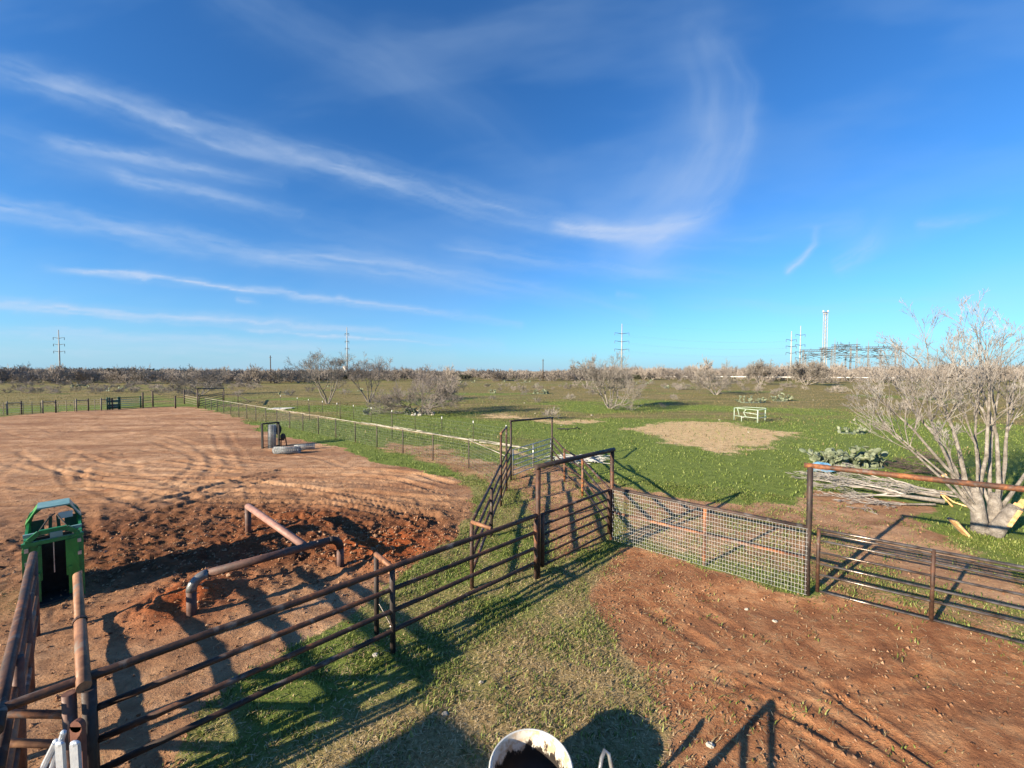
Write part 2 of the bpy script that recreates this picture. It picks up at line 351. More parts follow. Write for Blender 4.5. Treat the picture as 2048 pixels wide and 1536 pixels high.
def height(x, y, mk=None):
    arena, corral, dirt, dry, red, churn, lush, straw = mk if mk is not None else masks(x, y)
    r = np.hypot(x, y)
    z = .10 * (fbm(x * .12, y * .12, 41, 3) - .5) * smooth(4, 14, r) + .7 * (fbm(x * .02, y * .02, 43, 3) - .5) * smooth(45, 140, r)
    rough = dirt * (.35 + .65 * fbm(x * .25, y * .25, 51, 2))
    z = z + rough * (.035 + .035 * arena) * (fbm(x * 1.1, y * 1.6, 47, 4) - .5) + rough * (.03 + .015 * arena) * (fbm(x * 4, y * 5.5, 53, 3) - .5)
    z = z + rough * arena * .06 * (fbm(x * .30 + y * .06, y * 1.7 - x * .22, 49, 4) - .5)
    lum = np.abs(fbm(x * 2.6, y * 2.6, 57, 3) - .5)
    z = z + churn * (.27 * (.16 - lum) + .06 * (fbm(x * 8, y * 8, 59, 2) - .5))
    z = z + red * (.16 + .16 * (fbm(x * 3, y * 3, 61, 3) - .5)) * (fbm(x * 1.3, y * 1.3, 63, 2) + .3)
    z = z + (1 - dirt) * .03 * (fbm(x * 3, y * 3, 67, 3) - .5)
    for pts, hw, dep, tr in TR:
        m = np.array(pts); lo = m.min(0) - 1.5; hi = m.max(0) + 1.5
        k = (x > lo[0]) & (x < hi[0]) & (y > lo[1]) & (y < hi[1])
        if not k.any(): continue
        d, s, sd_, L = seg_dist(x[k] + .35 * (vn(x[k] * .35, y[k] * .35, 71) - .5), y[k] + .35 * (vn(x[k] * .35, y[k] * .35, 73) - .5), pts)
        fade = smooth(0, 1.2, s) * smooth(0, 1.2, L - s) * (.45 + .8 * vn(s * .5, s * 0, 75))
        prof = -dep * np.exp(-(d / hw) ** 4) + dep * .75 * np.exp(-((d - hw * 1.7) / (hw * .55)) ** 2)
        if tr:
            ph = (s + d * 1.1) / (.24 if tr == 1 else .13)
            prof = prof + (.009 if tr == 3 else .022) * np.exp(-(d / (hw * 1.15)) ** 6) * (np.abs((ph % 1) - .5) * 4 - 1)
        z[k] += prof * fade
    return z
# one ground sheet, denser where one stands
rr = [0.6]
while rr[-1] < 4000:
    q = rr[-1]; rr.append(q * (1.012 if q < 3.5 else 1.0048 if q < 26 else 1.009 if q < 80 else 1.03))
rr = np.array(rr)
th = np.concatenate([np.arange(-60, 60, .19), np.arange(60, 300, 3.0)])
th = R(1) * th
TH, RR = np.meshgrid(th, rr); gx = np.sin(TH) * RR; gy = np.cos(TH) * RR
gx = gx.ravel(); gy = gy.ravel()
mk = masks(gx, gy); gz = height(gx, gy, mk)
nr, na = len(rr), len(th)
I = np.arange((nr - 1))[:, None] * na; J = np.arange(na)[None, :]; J2 = (J + 1) % na
F = np.stack([I + J, I + J2, I + na + J2, I + na + J], -1).reshape(-1, 4)[:, ::-1]
gv = np.stack([gx, gy, gz], 1)
# close the centre with a small disc
cv = len(gv); gv = np.vstack([gv, [(0, 0, 0)]])
Fc = np.stack([np.arange(na), (np.arange(na) + 1) % na, np.full(na, cv), np.full(na, cv)], 1)
A = np.stack([mk[2], mk[4], mk[3]], 1); B = np.stack([mk[6], mk[7], mk[5]], 1); C = np.stack([mk[0], mk[1], mk[0] * 0], 1)
A = np.vstack([A, [(0, 0, 0)]]); B = np.vstack([B, [(0, 0, 0)]]); C = np.vstack([C, [(0, 0, 0)]])
gm, t, b = newmat('ranch ground')
v = coords(t)
def attr(t, n):
    a = N(t, 'ShaderNodeAttribute', attribute_name=n); s = N(t, 'ShaderNodeSeparateColor'); t.links.new(a.outputs['Color'], s.inputs[0]); return s.outputs
a, bb, cc = attr(t, 'maska'), attr(t, 'maskb'), attr(t, 'maskc')
n1 = noise(t, v, .35, 6, .62); n2 = noise(t, v, 2.2, 6, .68); n3 = noise(t, v, 16, 6, .75); n4 = noise(t, v, 60, 3, .7)
mp = N(t, 'ShaderNodeMapping'); mp.inputs['Scale'].default_value = (.10, .55, 1); mp.inputs['Rotation'].default_value = (0, 0, R(8)); t.links.new(v, mp.inputs[0])
nst = noise(t, mp.outputs[0], 1.0, 6, .7)
tan = ramp(t, math_(t, 'ADD', math_(t, 'MULTIPLY', n2, .55), math_(t, 'MULTIPLY', n1, .45)), [(.34, (.27, .135, .068)), (.5, (.49, .285, .155)), (.66, (.66, .43, .26))])
redc = ramp(t, n2, [(.35, (.25, .095, .040)), (.5, (.44, .195, .085)), (.68, (.62, .34, .165))])
dirtc = mix(t, math_(t, 'MULTIPLY', cc[1], .92), tan, redc)
dark = ramp(t, nst, [(.40, (1, 1, 1)), (.62, (0, 0, 0))])
dirtc = mix(t, math_(t, 'MULTIPLY', math_(t, 'SUBTRACT', 1, dark), .7), dirtc, (.19, .085, .045))
dirtc = mix(t, math_(t, 'MULTIPLY', bb[2], .92, True), dirtc, ramp(t, n2, [(.35, (.085, .036, .018)), (.65, (.22, .092, .042))]))
dirtc = mix(t, a[1], dirtc, ramp(t, n3, [(.35, (.20, .045, .012)), (.65, (.42, .11, .03))]))
speck = ramp(t, n3, [(.30, (.55, .55, .55)), (.5, (1, 1, 1)), (.72, (1.35, 1.3, 1.2))])
dirtc = mix(t, .55, dirtc, mix(t, 1.0, dirtc, speck, 'MULTIPLY'))
grn = ramp(t, math_(t, 'ADD', math_(t, 'MULTIPLY', n3, .5), math_(t, 'MULTIPLY', n2, .5)), [(.32, (.090, .120, .024)), (.5, (.155, .200, .042)), (.7, (.26, .29, .08))])
dull = ramp(t, math_(t, 'ADD', math_(t, 'MULTIPLY', nst, .6), math_(t, 'MULTIPLY', n2, .4)), [(.34, (.10, .10, .03)), (.48, (.19, .165, .06)), (.58, (.28, .205, .095)), (.70, (.38, .28, .155))])
grassc = mix(t, bb[0], dull, grn)
strawc = ramp(t, n3, [(.3, (.16, .10, .045)), (.5, (.38, .265, .13)), (.7, (.60, .46, .26))])
grassc = mix(t, math_(t, 'MULTIPLY', bb[1], .85), grassc, strawc)
dryc = ramp(t, math_(t, 'ADD', math_(t, 'MULTIPLY', n3, .5), math_(t, 'MULTIPLY', n2, .5)), [(.32, (.30, .18, .085)), (.5, (.60, .42, .22)), (.68, (.76, .60, .36))])
dryf = ramp(t, math_(t, 'ADD', a[2], math_(t, 'ADD', math_(t, 'MULTIPLY', math_(t, 'SUBTRACT', nst, .5), 1.5), math_(t, 'MULTIPLY', math_(t, 'SUBTRACT', n3, .5), 1.3))), [(.42, (0, 0, 0)), (.56, (1, 1, 1))])
grassc = mix(t, dryf, grassc, dryc)
df = ramp(t, math_(t, 'ADD', a[0], math_(t, 'MULTIPLY', math_(t, 'SUBTRACT', n3, .5), 1.1)), [(.38, (0, 0, 0)), (.60, (1, 1, 1))])
t.links.new(mix(t, df, grassc, dirtc), b.inputs['Base Color'])
b.inputs['Roughness'].default_value = .95; b.inputs['Specular IOR Level'].default_value = .12
bn = bump(t, None, n2, .55, .12); bn = bump(t, None, n3, .85, .05, bn); bn2 = bump(t, b, n4, .7, .018, bn)
ground = mesh('ground', gv, np.vstack([F, Fc[:, [0, 1, 2, 2]]])[:-0 or None] if False else F, gm, None, True, {'maska': A, 'maskb': B, 'maskc': C})
tag(ground, kind='structure')
# ------------------------------------------------------------------ sky: dome of thin cirrus under the Nishita sky
az = R(1) * np.concatenate([np.arange(-62, 62, .2), np.arange(62, 298, 4.0)])
el = R(1) * np.concatenate([np.array([-3, -1.5]), np.arange(0, 48, .2), np.arange(48, 90.1, 3)])
AZ, EL = np.meshgrid(az, el); D = 12000.
dx, dy, dz = np.sin(AZ) * np.cos(EL), np.cos(AZ) * np.cos(EL), np.sin(EL)
front = dy > .25
px, py, _ = PX(np.where(front, dx / np.maximum(dy, .25), 9.), np.where(front, 1., 1.), np.where(front, dz / np.maximum(dy, .25), 9) + H)
ST0 = [([(-300, 70), (0, 140), (150, 180), (350, 245), (600, 312), (800, 365), (1000, 420), (1150, 452), (1300, 478), (1450, 480), (1700, 450)], 34, .34, 1),
      ([(1090, 450), (1200, 462), (1300, 462), (1390, 445), (1450, 415)], 17, .42, 1),
      ([(1180, 470), (1300, 480), (1400, 435), (1465, 360), (1498, 260), (1500, 170), (1450, 100), (1380, 50)], 24, .15, 1),
      ([(1230, 540), (1290, 480), (1370, 400), (1430, 290), (1420, 170), (1385, 80), (1400, 20)], 70, .26, 1),
      ([(1150, 470), (1270, 430), (1340, 330), (1370, 230)], 90, .14, 1),
      ([(-300, 395), (0, 418), (150, 438), (300, 470), (480, 500), (650, 518), (850, 545), (1050, 580), (1290, 630)], 26, .36, .75),
      ([(60, 532), (200, 545), (400, 566), (600, 592), (800, 614), (1040, 648)], 8, .50, .9),
      ([(-300, 585), (0, 606), (200, 622), (400, 638), (650, 655), (1000, 690)], 13, .45, .6),
      ([(-300, 640), (0, 662), (300, 674), (800, 695)], 14, .36, .6),
      ([(-200, 695), (300, 700), (900, 706)], 22, .22, .8),
      ([(60, 275), (200, 300), (350, 325), (560, 368)], 16, .30, .9),
      ([(200, 345), (330, 368), (450, 392), (600, 425)], 13, .28, .9),
      ([(470, 655), (600, 668), (750, 680), (900, 690)], 3.5, .5, 1),
      ([(1560, 548), (1600, 525), (1630, 490), (1632, 460)], 8, .42, 1),
      ([(1660, 545), (1710, 515), (1750, 480), (1765, 450)], 22, .22, 1),
      ([(860, 490), (1050, 515), (1280, 545), (1560, 555)], 24, .22, 1),
      ([(1820, 455), (1920, 440), (2010, 420)], 14, .20, 1),
      ([(380, -60), (560, 40), (760, 130), (950, 230), (1080, 330)], 60, .13, 1),
      ([(-100, 250), (200, 330), (500, 410), (850, 500)], 40, .12, 1),
      ([(700, 70), (900, 80), (1150, 20), (1300, -60)], 45, .08, 1),
      ([(1300, 600), (1600, 612), (2000, 600), (2300, 590)], 30, .12, 1),
      ([(470, 600), (520, 604)], 7, .25, 1), ([(1225, 590), (1290, 598)], 6, .2, 1)]
ST = [(p_, w_ * .9, min(.5, i_ * (1.0 if w_ < 20 else .92 if w_ < 30 else .95)), t_) for p_, w_, i_, t_ in ST0]
dens = np.zeros(px.shape)
wpx = px + 16 * (fbm(px / 130, py / 60, 81, 3) - .5); wpy = py + 12 * (fbm(px / 40, py / 14, 84, 3) - .5) + 14 * (fbm(px / 150, py / 50, 83, 3) - .5)
for pts, wd, inten, tail in ST:
    d, s, sd_, L = seg_dist(wpx, wpy, pts)
    fib = .15 + 1.7 * fbm(s / 110, d * sd_ / (wd * .30 + 2) + s / 300, 91 + int(wd), 5)
    fib = fib if wd < 40 else .5 + .5 * fib
    ends = smooth(-1, .12 * L + 1, s) * (1 - smooth(L * .55, L + 1, s) * .7)
    brk = smooth(.2, .55, fbm(s / 90, wpy / 140, 97, 3))
    dens = 1 - (1 - dens) * (1 - np.clip(inten * np.exp(-(d / wd) ** 2) * fib * ends * (.85 + .15 * brk), 0, 1))
veil = smooth(.42, .75, fbm(px / 420, py / 120 + px / 900, 101, 5)) * .10
dens = 1 - (1 - dens) * (1 - veil)
gen = smooth(.5, .8, fbm(AZ * 3, EL * 9, 103, 5)) * .2
dens = np.where(front, dens * 1.0, gen * .8)
cfr = dens.copy()
hz = .78 * np.exp(-np.maximum(EL, 0) / R(5.0))
dens = np.clip(1 - (1 - dens) * (1 - hz), 0, 1)
nr, na = AZ.shape
I = np.arange((nr - 1))[:, None] * na; J = np.arange(na)[None, :]; J2 = (J + 1) % na
F = np.stack([I + J, I + J2, I + na + J2, I + na + J], -1).reshape(-1, 4)
dv = np.stack([dx.ravel(), dy.ravel(), dz.ravel()], 1) * D
cm = bpy.data.materials.new('cirrus'); cm.use_nodes = True; t = cm.node_tree; t.nodes.clear()
o_ = N(t, 'ShaderNodeOutputMaterial'); tr = N(t, 'ShaderNodeBsdfTransparent'); em = N(t, 'ShaderNodeEmission'); mx = N(t, 'ShaderNodeMixShader')
em.inputs[1].default_value = .33
at = N(t, 'ShaderNodeAttribute', attribute_name='cloud'); s3 = N(t, 'ShaderNodeSeparateColor'); t.links.new(at.outputs['Color'], s3.inputs[0])
t.links.new(mix(t, s3.outputs[1], (.44, .68, .96), (.68, .80, 1.0)), em.inputs[0]); t.links.new(s3.outputs[0], mx.inputs[0]); t.links.new(tr.outputs[0], mx.inputs[1]); t.links.new(em.outputs[0], mx.inputs[2]); t.links.new(mx.outputs[0], o_.inputs[0])
skyo = mesh('sky', dv, F, cm, None, True, {'cloud': np.stack([np.clip(dens, 0, 1).ravel(), np.clip(cfr * 1.6, 0, 1).ravel(), dens.ravel() * 0], 1)})
tag(skyo, kind='structure')
# ------------------------------------------------------------------ pipe fences and gates of the pens
RAILH = (.36, .69, 1.03, 1.38)
def lerp(a, b, t): return np.array(a) * (1 - t) + np.array(b) * t
A0 = G(786, 1305); A1 = G(1076, 1155); U = (A1 - A0)[:2] / np.linalg.norm((A1 - A0)[:2]); Wp = np.array((-U[1], U[0]))   # along / across the main fence
def fp(t, h=0): return np.array((A0[0] + U[0] * t, A0[1] + U[1] * t, h))
LEN = np.linalg.norm((A1 - A0)[:2])
f = thing('pipe_fence', 'long rusty four rail pipe fence from the bottom left corner to the near arch', 'fence', fp(0))
TL = -3.28
for i, h in enumerate(RAILH):
    s = TL - 1.8 if i == 3 else TL
    pipe('rail', [fp(s, h), fp(LEN - .06, h + rng.normal(0, .01))], .044 if i == 3 else .036, M['rust'], f)
for s_, h, mm in ((0, 1.36, 'darkpipe'), (TL + .02, 1.36, 'darkpipe'), (LEN - .07, 1.3, 'rust')):
    p = fp(s_); vpost('post', p[0], p[1], h, .045, M[mm], f)
for s_ in (0, ):
    p = fp(s_); q = p[:2] + Wp * .62
    vpost('brace_post', q[0], q[1], 1.38, .042, M['darkpipe'], f)
    pipe('tie', [(q[0], q[1], 1.38), (p[0], p[1], 1.385)], .04, M['tan_pipe'], f)
m = MB(); p = fp(-.02, .44); m.tube([(p[0] - .42 * 0.7, p[1] + .42 * .7, .62), tuple(p)], .008, 6); m.ell(p, (.035, .035, .03))
m.build('chain', M['gaterail'], f)
# slanted left side of the loading alley
b0 = G(944, 1178); b1 = G(983, 1075); b2 = G(1002, 1013); b3 = G(1013, 982); b4 = G(1022, 959)
f = thing('pipe_fence', 'slanted dark rusty pipe fence on the left side of the narrow alley', 'fence', b0)
for h in RAILH:
    pipe('rail', [(b0[0], b0[1], h), (b2[0] - .02, b2[1], h)], .037, M['rust'], f)
vpost('post', b0[0], b0[1], 1.39, .042, M['rust'], f); vpost('post', b1[0], b1[1], 1.36, .04, M['darkpipe'], f)
tq = G(983, 1060, 1.38)
pipe('tie', [(b0[0], b0[1], 1.40), (tq[0], tq[1], 1.41)], .038, M['tan_pipe'], f)
def frame(label, pa, pb, ha, hb, mat, r=.05, topmat=None, over=.08):
    f = thing('pipe_archway', label, 'gate frame', pa)
    vpost('post', pa[0], pa[1], ha, r, mat, f); vpost('post', pb[0], pb[1], hb, r, mat if topmat is None else mat, f)
    d = (np.array(pb[:2]) - np.array(pa[:2])); d /= np.linalg.norm(d)
    pipe('crossbar', [(pa[0] - d[0] * over, pa[1] - d[1] * over, ha + .02), (pb[0] + d[0] * over, pb[1] + d[1] * over, hb + .02)], r, topmat or mat, f)
    return f
def gate(label, pa, pb, hs, mat, r=.028, stiles=(0, 1), smat=None, cat='gate', stile_r=None, top=None, group=None):
    """tubular gate between two ground points, rails at heights hs"""
    f = thing('pipe_gate', label, cat, pa, 0, group)
    hs = sorted(hs)
    for i, h in enumerate(hs):
        pipe('rail', [(pa[0], pa[1], h), (pb[0], pb[1], h)], (top or r) if i == len(hs) - 1 else r, mat, f)
    for s in stiles:
        p = lerp(pa, pb, s)
        pipe('stile', [(p[0], p[1], hs[0] - .02), (p[0], p[1], hs[-1] + .02)], stile_r or r * 1.15, smat or mat, f)
    return f
frame('tall narrow rusty pipe frame seen edge on at the slanted fence end', b2, b3, 2.42, 2.38, M['rust'], .038, M['tan_pipe'])
gate('rusty rail gate closing the edge-on tall frame beside the alley', lerp(b2, b3, .08), lerp(b2, b3, .92), (.2, .45, .7, .95, 1.2, 1.42), M['rust'], .024)
f = thing('pipe_fence', 'short dark rail panel linking the edge-on frame to the farther gate frame', 'fence', b3)
for h in RAILH: pipe('rail', [(b3[0], b3[1], h), (b4[0], b4[1], h)], .033, M['darkpipe'], f)
c0 = b4; c1 = G(1104, 926)
frame('farther pipe gate frame standing over the grey tubular gate', c0, c1, 2.42, 2.2, M['darkpipe'], .042)
gf = gate('grey tubular stock gate with wire mesh in the farther gate frame', lerp(c0, c1, .04), lerp(c0, c1, .96), (.15, .36, .57, .78, .99, 1.22), M['galvrail'], .022, (0, .5, 1))
m = MB()
for i in range(22):
    p = lerp(c0, c1, .05 + .9 * i / 21); m.bar((p[0], p[1], .15), (p[0], p[1], 1.2), .006, .006)
for i in range(11):
    p = lerp(c0, c1, .05); q = lerp(c0, c1, .95); m.bar((p[0], p[1], .15 + i * .1), (q[0], q[1], .15 + i * .1), .006, .006)
m.build('wire_mesh', M['netwire'], gf)
# near arch
d1 = G(1223, 1079)
fr = frame('near pipe gate arch with thick rusty left post and dark top bar', A1, d1, 2.42, 2.39, M['rust'], .055, M['darkpipe'])
for ch in fr.children:
    if ch.name.startswith('post'): break
g = gate('rusty brown six rail pipe gate closed inside the near arch', lerp(A1, d1, .05), lerp(A1, d1, .955), (.22, .46, .68, .90, 1.12, 1.36), M['rust'], .026, (0, 1), M['rust'], top=.032, stile_r=.045)
# right side of the alley
e = [c1, G(1129, 963), G(1165, 992), d1]
f = thing('pipe_fence', 'sloping rusty pipe fence on the right side of the alley between the two gate arches', 'fence', e[3])
for i, h in enumerate((.32, .66, 1.0, 1.30)):
    pipe('rail', [(p[0], p[1], h) for p in e], .034, M['rust'] if i % 2 else M['darkpipe'], f)
for p in e[1:3]: vpost('post', p[0], p[1], 1.34, .042, M['rust_orange'], f)
# wire mesh panel fence
g1 = G(1614, 1190)
f = thing('mesh_fence', 'pale welded wire mesh fence panel with orange middle rail, right of the near arch', 'fence', d1)
pipe('top_rail', [(d1[0], d1[1], 1.38), (g1[0], g1[1], 1.37)], .045, M['darkpipe'], f)
pipe('middle_rail', [(d1[0], d1[1], .74), (g1[0], g1[1], .74)], .035, M['rust_orange'], f)
mp_ = lerp(d1, g1, .545); vpost('post', mp_[0], mp_[1], 1.36, .042, M['rust_orange'], f)
m = MB(); off = np.array((-.03, -.055, 0))
nc = 72
for i in range(nc + 1):
    p = lerp(d1, g1, .01 + .98 * i / nc) + off; m.bar((p[0], p[1], .03), (p[0] + rng.normal(0, .003), p[1], 1.36), .0032, .0032)
for i in range(16):
    h = .03 + 1.33 * i / 15; p = lerp(d1, g1, .005) + off; q = lerp(d1, g1, .995) + off
    m.bar((p[0], p[1] - .004, h), (q[0], q[1] - .004, h), .0032, .0032)
m.build('wire_mesh', M['galv'], f)
# right arch and its long gate
g2 = G(2048, 978, 2.61); dirr = (g2 - G(1613, 930, 2.61))[:2]; dirr /= np.linalg.norm(dirr)
g3 = np.array((g1[0] + dirr[0] * 4.9, g1[1] + dirr[1] * 4.9, 0))
frame('tall pipe arch at the right with orange rust on its long top bar', g1, g3, 2.60, 2.60, M['darkpipe'], .05, M['rust_orange'], .1)
ga = np.array((g1[0] + dirr[0] * .16, g1[1] + dirr[1] * .16, 0)); gb = np.array((g1[0] + dirr[0] * 4.75, g1[1] + dirr[1] * 4.75, 0))
gate('long worn tube gate closed under the right arch', ga, gb, (.14, .47, .69, .92, 1.15, 1.30, 1.37), M['gaterail'], .022, (0, .343, .69, 1), M['rust'], stile_r=.032, top=.028)
# ------------------------------------------------------------------ cattle alley at the left
r0 = G(155, 1155, 1.38); r1 = G(168, 1378, 1.38); al = (r0 - r1)[:2]; al /= np.linalg.norm(al); an = np.array((-al[1], al[0]))   # al: away, an: to the left
l0 = G(66, 1112, 1.38); l1 = G(2, 1400, 1.38)
f = thing('pipe_fence', 'tan rusted single rail leading along the right side of the cattle alley', 'fence', (r1[0], r1[1], 0))
pipe('rail', [(r0[0] + al[0] * .1, r0[1] + al[1] * .1, 1.38), lerp(r0, r1, .5)], .050, M['tan_pipe'], f)
pipe('rail', [lerp(r0, r1, .5), (r1[0], r1[1], 1.40)], .055, M['tan_pipe'], f)
m = MB(); q = lerp(r0, r1, .5); m.tube([q - np.array((al[0], al[1], 0)) * .03, q + np.array((al[0], al[1], 0)) * .03], .066, 12); m.build('collar', M['rust'], f)
vpost('post', r1[0] + .02, r1[1] + .02, 1.36, .05, M['darkpipe'], f)
vpost('post', r1[0] - .12, r1[1] - .02, 1.36, .052, M['bigpipe'], f)
f = thing('pipe_fence', 'dark rusty three rail pipe fence on the left side of the cattle alley', 'fence', (l0[0], l0[1], 0))
for h, mm, rad in ((1.38, 'rust', .052), (1.02, 'rust', .048), (.68, 'tan_pipe', .046), (.34, 'rust', .044)):
    e0 = l0[:2] + al * .1; e1 = l1[:2] - al * .5
    pipe('rail', [(e0[0], e0[1], h), (e1[0], e1[1], h)], rad, M[mm], f)
for s in (.02, 1.75, 3.5):
    p = l0[:2] - al * s; vpost('post', p[0], p[1], 1.36, .048, M['bigpipe'], f)
f = thing('pipe_fence', 'greyed rusty cross rails at the bottom left corner behind the aluminium ladder', 'fence', (r1[0] - .2, r1[1], 0))
for h in (1.14, .84, .5):
    pipe('rail', [(r1[0] - .16, r1[1] - .02, h), (r1[0] - 2.4, r1[1] + .03, h)], .036, M['rust_orange'] if h > 1 else M['tan_pipe'], f)
vpost('post', r1[0] - 2.4, r1[1], 1.3, .05, M['bigpipe'], f)
# aluminium ladder
p = G(132, 1500, 1.1)
lad = thing('ladder', 'grey aluminium folding ladder tops poking up at the bottom left corner', 'ladder', (p[0], p[1], 0))
ta = G(122, 1470, 2.1)
for k, (pxx, pyy, h, lean, wd) in enumerate(((127, 1466, 1.22, -.12, .04), (112, 1484, 1.15, -.16, .046), (150, 1487, 1.15, .0, .075), (120, 1488, 1.14, .0, .066))):
    tp = G(pxx, pyy, h); m = MB()
    bt = np.array((tp[0] + lean * 4, tp[1] + (.05 if lean else .02), 0.0))
    if k < 2: m.tube([bt, tp], wd * .55, 8)
    else: m.bar(bt, tp, wd, .028)
    m.ell(tp, (wd * .62, .02, .03)); m.build('side_rail', M['alu'], lad)
p1 = G(141, 1462, 1.2); m = MB(); m.bar((p1[0], p1[1] + .06, 0), (p1[0], p1[1] + .06, 1.2), .11, .04); m.tube([(p1[0], p1[1] + .04, 1.2), (p1[0], p1[1] + .08, 1.2)], .055, 12)
m.build('wooden_brace', simple('red brown board', [(.3, (.10, .035, .025)), (.7, (.20, .08, .05))], 5, .8), lad)
for h in (.25, .55, .85):
    a_ = G(112, 1484, 1.15); b_ = G(150, 1487, 1.15); m = MB(); k = h / 1.15
    m.tube([(a_[0] + -.64 * (1 - k), a_[1], h), (b_[0], b_[1], h)], .014, 6); m.build('rung', M['alu'], lad)
# ------------------------------------------------------------------ green squeeze chute
cb = G(112, 1206); cth = math.atan2(-al[0], al[1])
ch = thing('squeeze_chute', 'green steel cattle squeeze chute at the end of the alley', 'cattle chute', cb, cth, local=True)
def lb(name, mat, parent, items, sm=False):
    m = MB()
    for it in items:
        if it[0] == 'b': m.bar(it[1], it[2], it[3], it[4])
        elif it[0] == 't': m.tube(it[1], it[2], 8)
        elif it[0] == 'x': m.box(it[1], it[2])
    return m.build(name, M[mat], parent, sm)
W_ = .35; Lc = 1.15; h1_ = 1.42; h2_ = 1.66
hoop = lambda y, hh, w: [(-w, y, 0), (-w, y, hh - .30), (-w * .86, y, hh - .12), (-w * .5, y, hh), (w * .5, y, hh), (w * .86, y, hh - .12), (w, y, hh - .30), (w, y, 0)]
for y_, hh in ((0.0, h1_ + .02), (Lc, h2_)):
    pts = hoop(y_, hh, W_); lb('frame_hoop', 'green', ch, [('b', a_, b_, .075, .075) for a_, b_ in zip(pts[:-1], pts[1:])])
lb('canopy_sheet', 'tealsheet', ch, [('b', (0, Lc - .34, h2_ + .045), (0, Lc + .20, h2_ + .045), W_ * 1.26, .03)])
for s in (-1, 1):
    m = MB(); a_ = np.array((s * W_ * .64, Lc - .3, h2_ + .045)); bq = np.array((s * (W_ + .03), Lc - .3, h2_ - .25)); o2 = np.array((0, .48, 0)); th_ = np.array((s * .012, 0, .012))
    m.add([a_, bq, bq + o2, a_ + o2, a_ - th_, bq - th_, bq + o2 - th_, a_ + o2 - th_], [[0, 1, 2, 3], [7, 6, 5, 4], [0, 4, 5, 1], [2, 6, 7, 3], [1, 5, 6, 2], [0, 3, 7, 4]])
    m.build('canopy_sheet', M['tealsheet'] if s > 0 else M['brightgreen'], ch)
    lb('side_panel', 'green', ch, [('x', (s * W_, Lc / 2, .62), (.03, Lc - .08, 1.12))])
    lb('side_bar', 'green', ch, [('b', (s * W_, 0.04, z), (s * W_, Lc - .04, z + (.1 if z > 1.2 else 0)), .04, .04) for z in (.86, 1.0, 1.13, 1.26)])
    lb('side_bar', 'green', ch, [('b', (s * W_, y, .78), (s * W_, y, 1.3), .035, .035) for y in np.linspace(.15, Lc - .15, 5)])
    lb('tail_door', 'brightgreen' if s > 0 else 'green', ch, [('x', (s * .235, -.02 - .03 * s, .86), (.17, .02, .70)), ('x', (s * .25, .06, .3), (.15, .02, .42)), ('b', (s * .33, -.05, .5), (s * .17, -.05, 1.2), .03, .03), ('x', (s * .2, -.06, .62), (.05, .05, .12))])
    for z in (.5, .9, 1.15): lb('hinge', 'galvrail', ch, [('x', (s * .33, -.05, z), (.05, .05, .07))])
    lb('squeeze_wall', 'black', ch, [('b', (s * .25, .15, .1), (s * .25, Lc - .1, .1), .02, .05), ('x', (s * .255, Lc / 2, .6), (.02, .9, .9))])  # inner walls coloured black to paint in the dark chute interior
lb('cross_beam', 'green', ch, [('b', (-W_ - .04, -.01, 1.25), (W_ + .04, -.01, 1.25), .07, .07)])
lb('cross_beam', 'tealsheet', ch, [('b', (-W_ - .02, .06, h1_ - .02), (W_ + .02, .06, h1_ - .02), .06, .06)])
lb('latch_box', 'tealsheet', ch, [('x', (.04, -.03, 1.36), (.16, .06, .10))])
lb('dark_interior_panel', 'black', ch, [('x', (0, Lc * .55, .62), (.46, .03, 1.12))])  # black panel added to paint shade inside the chute
lb('head_gate', 'darkgreen', ch, [('b', (s * .1, Lc - .06, .1), (s * .05, Lc - .06, 1.45), .05, .05) for s in (-1, 1)] + [('x', (s * .24, Lc - .02, .75), (.2, .02, 1.3)) for s in (-1, 1)])
lb('control_lever', 'black', ch, [('t', [(-.28, .35, 1.2), (-.05, .5, 1.58), (.02, .55, 1.62)], .014), ('t', [(.28, .2, 1.2), (.05, .7, 1.55)], .012)])
lb('gate_rod', 'galvrail', ch, [('t', [(0.0, -.03, .62), (0.0, -.03, 1.22)], .008)])
lb('data_plate', 'concrete', ch, [('x', (.16, Lc - .36, 1.50), (.2, .012, .13))])
lb('floor_pan', 'black', ch, [('x', (0, Lc / 2, .03), (W_ * 2 - .06, Lc, .05))])  # floor coloured black as part of the painted interior shade
# ------------------------------------------------------------------ big pipe T structure
pA = G(384, 1236); pB = G(681, 1135); pC = G(497, 1070)
bp = thing('bent_pipe_hitch', 'heavy brown bent pipe with two elbows and a third leg set in fresh red soil', 'pipe structure', pA)
def arc(p, q, hh, rb=.24):
    d = (q - p)[:2]; d = d / np.linalg.norm(d); d = np.array((d[0], d[1], 0)); out = []
    for i in range(7):
        a_ = math.pi / 2 * i / 6
        out.append(np.array((p[0], p[1], hh - rb)) + d * rb * (1 - math.cos(a_)) + np.array((0, 0, rb * math.sin(a_))))
    return out
m = MB(); m.tube([(pA[0], pA[1], -.2), (pA[0], pA[1], .50)], .078, 18); m.build('leg', M['bigpipe'], bp, True)
m = MB(); m.tube([(pB[0], pB[1], -.2), (pB[0], pB[1], .46)], .078, 18); m.build('leg', M['bigpipe'], bp, True)
m = MB(); m.tube([(pC[0], pC[1], -.2), (pC[0], pC[1], .78)], .075, 18); m.build('leg', M['bigpipe'], bp, True)
ea = arc(pA, pB, .74); eb = arc(pB, pA, .70)
m = MB(); m.tube(ea, .082, 18); m.build('elbow', simple('blue grey elbow', [(.35, (.10, .11, .12)), (.65, (.22, .22, .21))], 5, .4, .4), bp, True)
m = MB(); m.tube(eb, .082, 18); m.build('elbow', M['darkpipe'], bp, True)
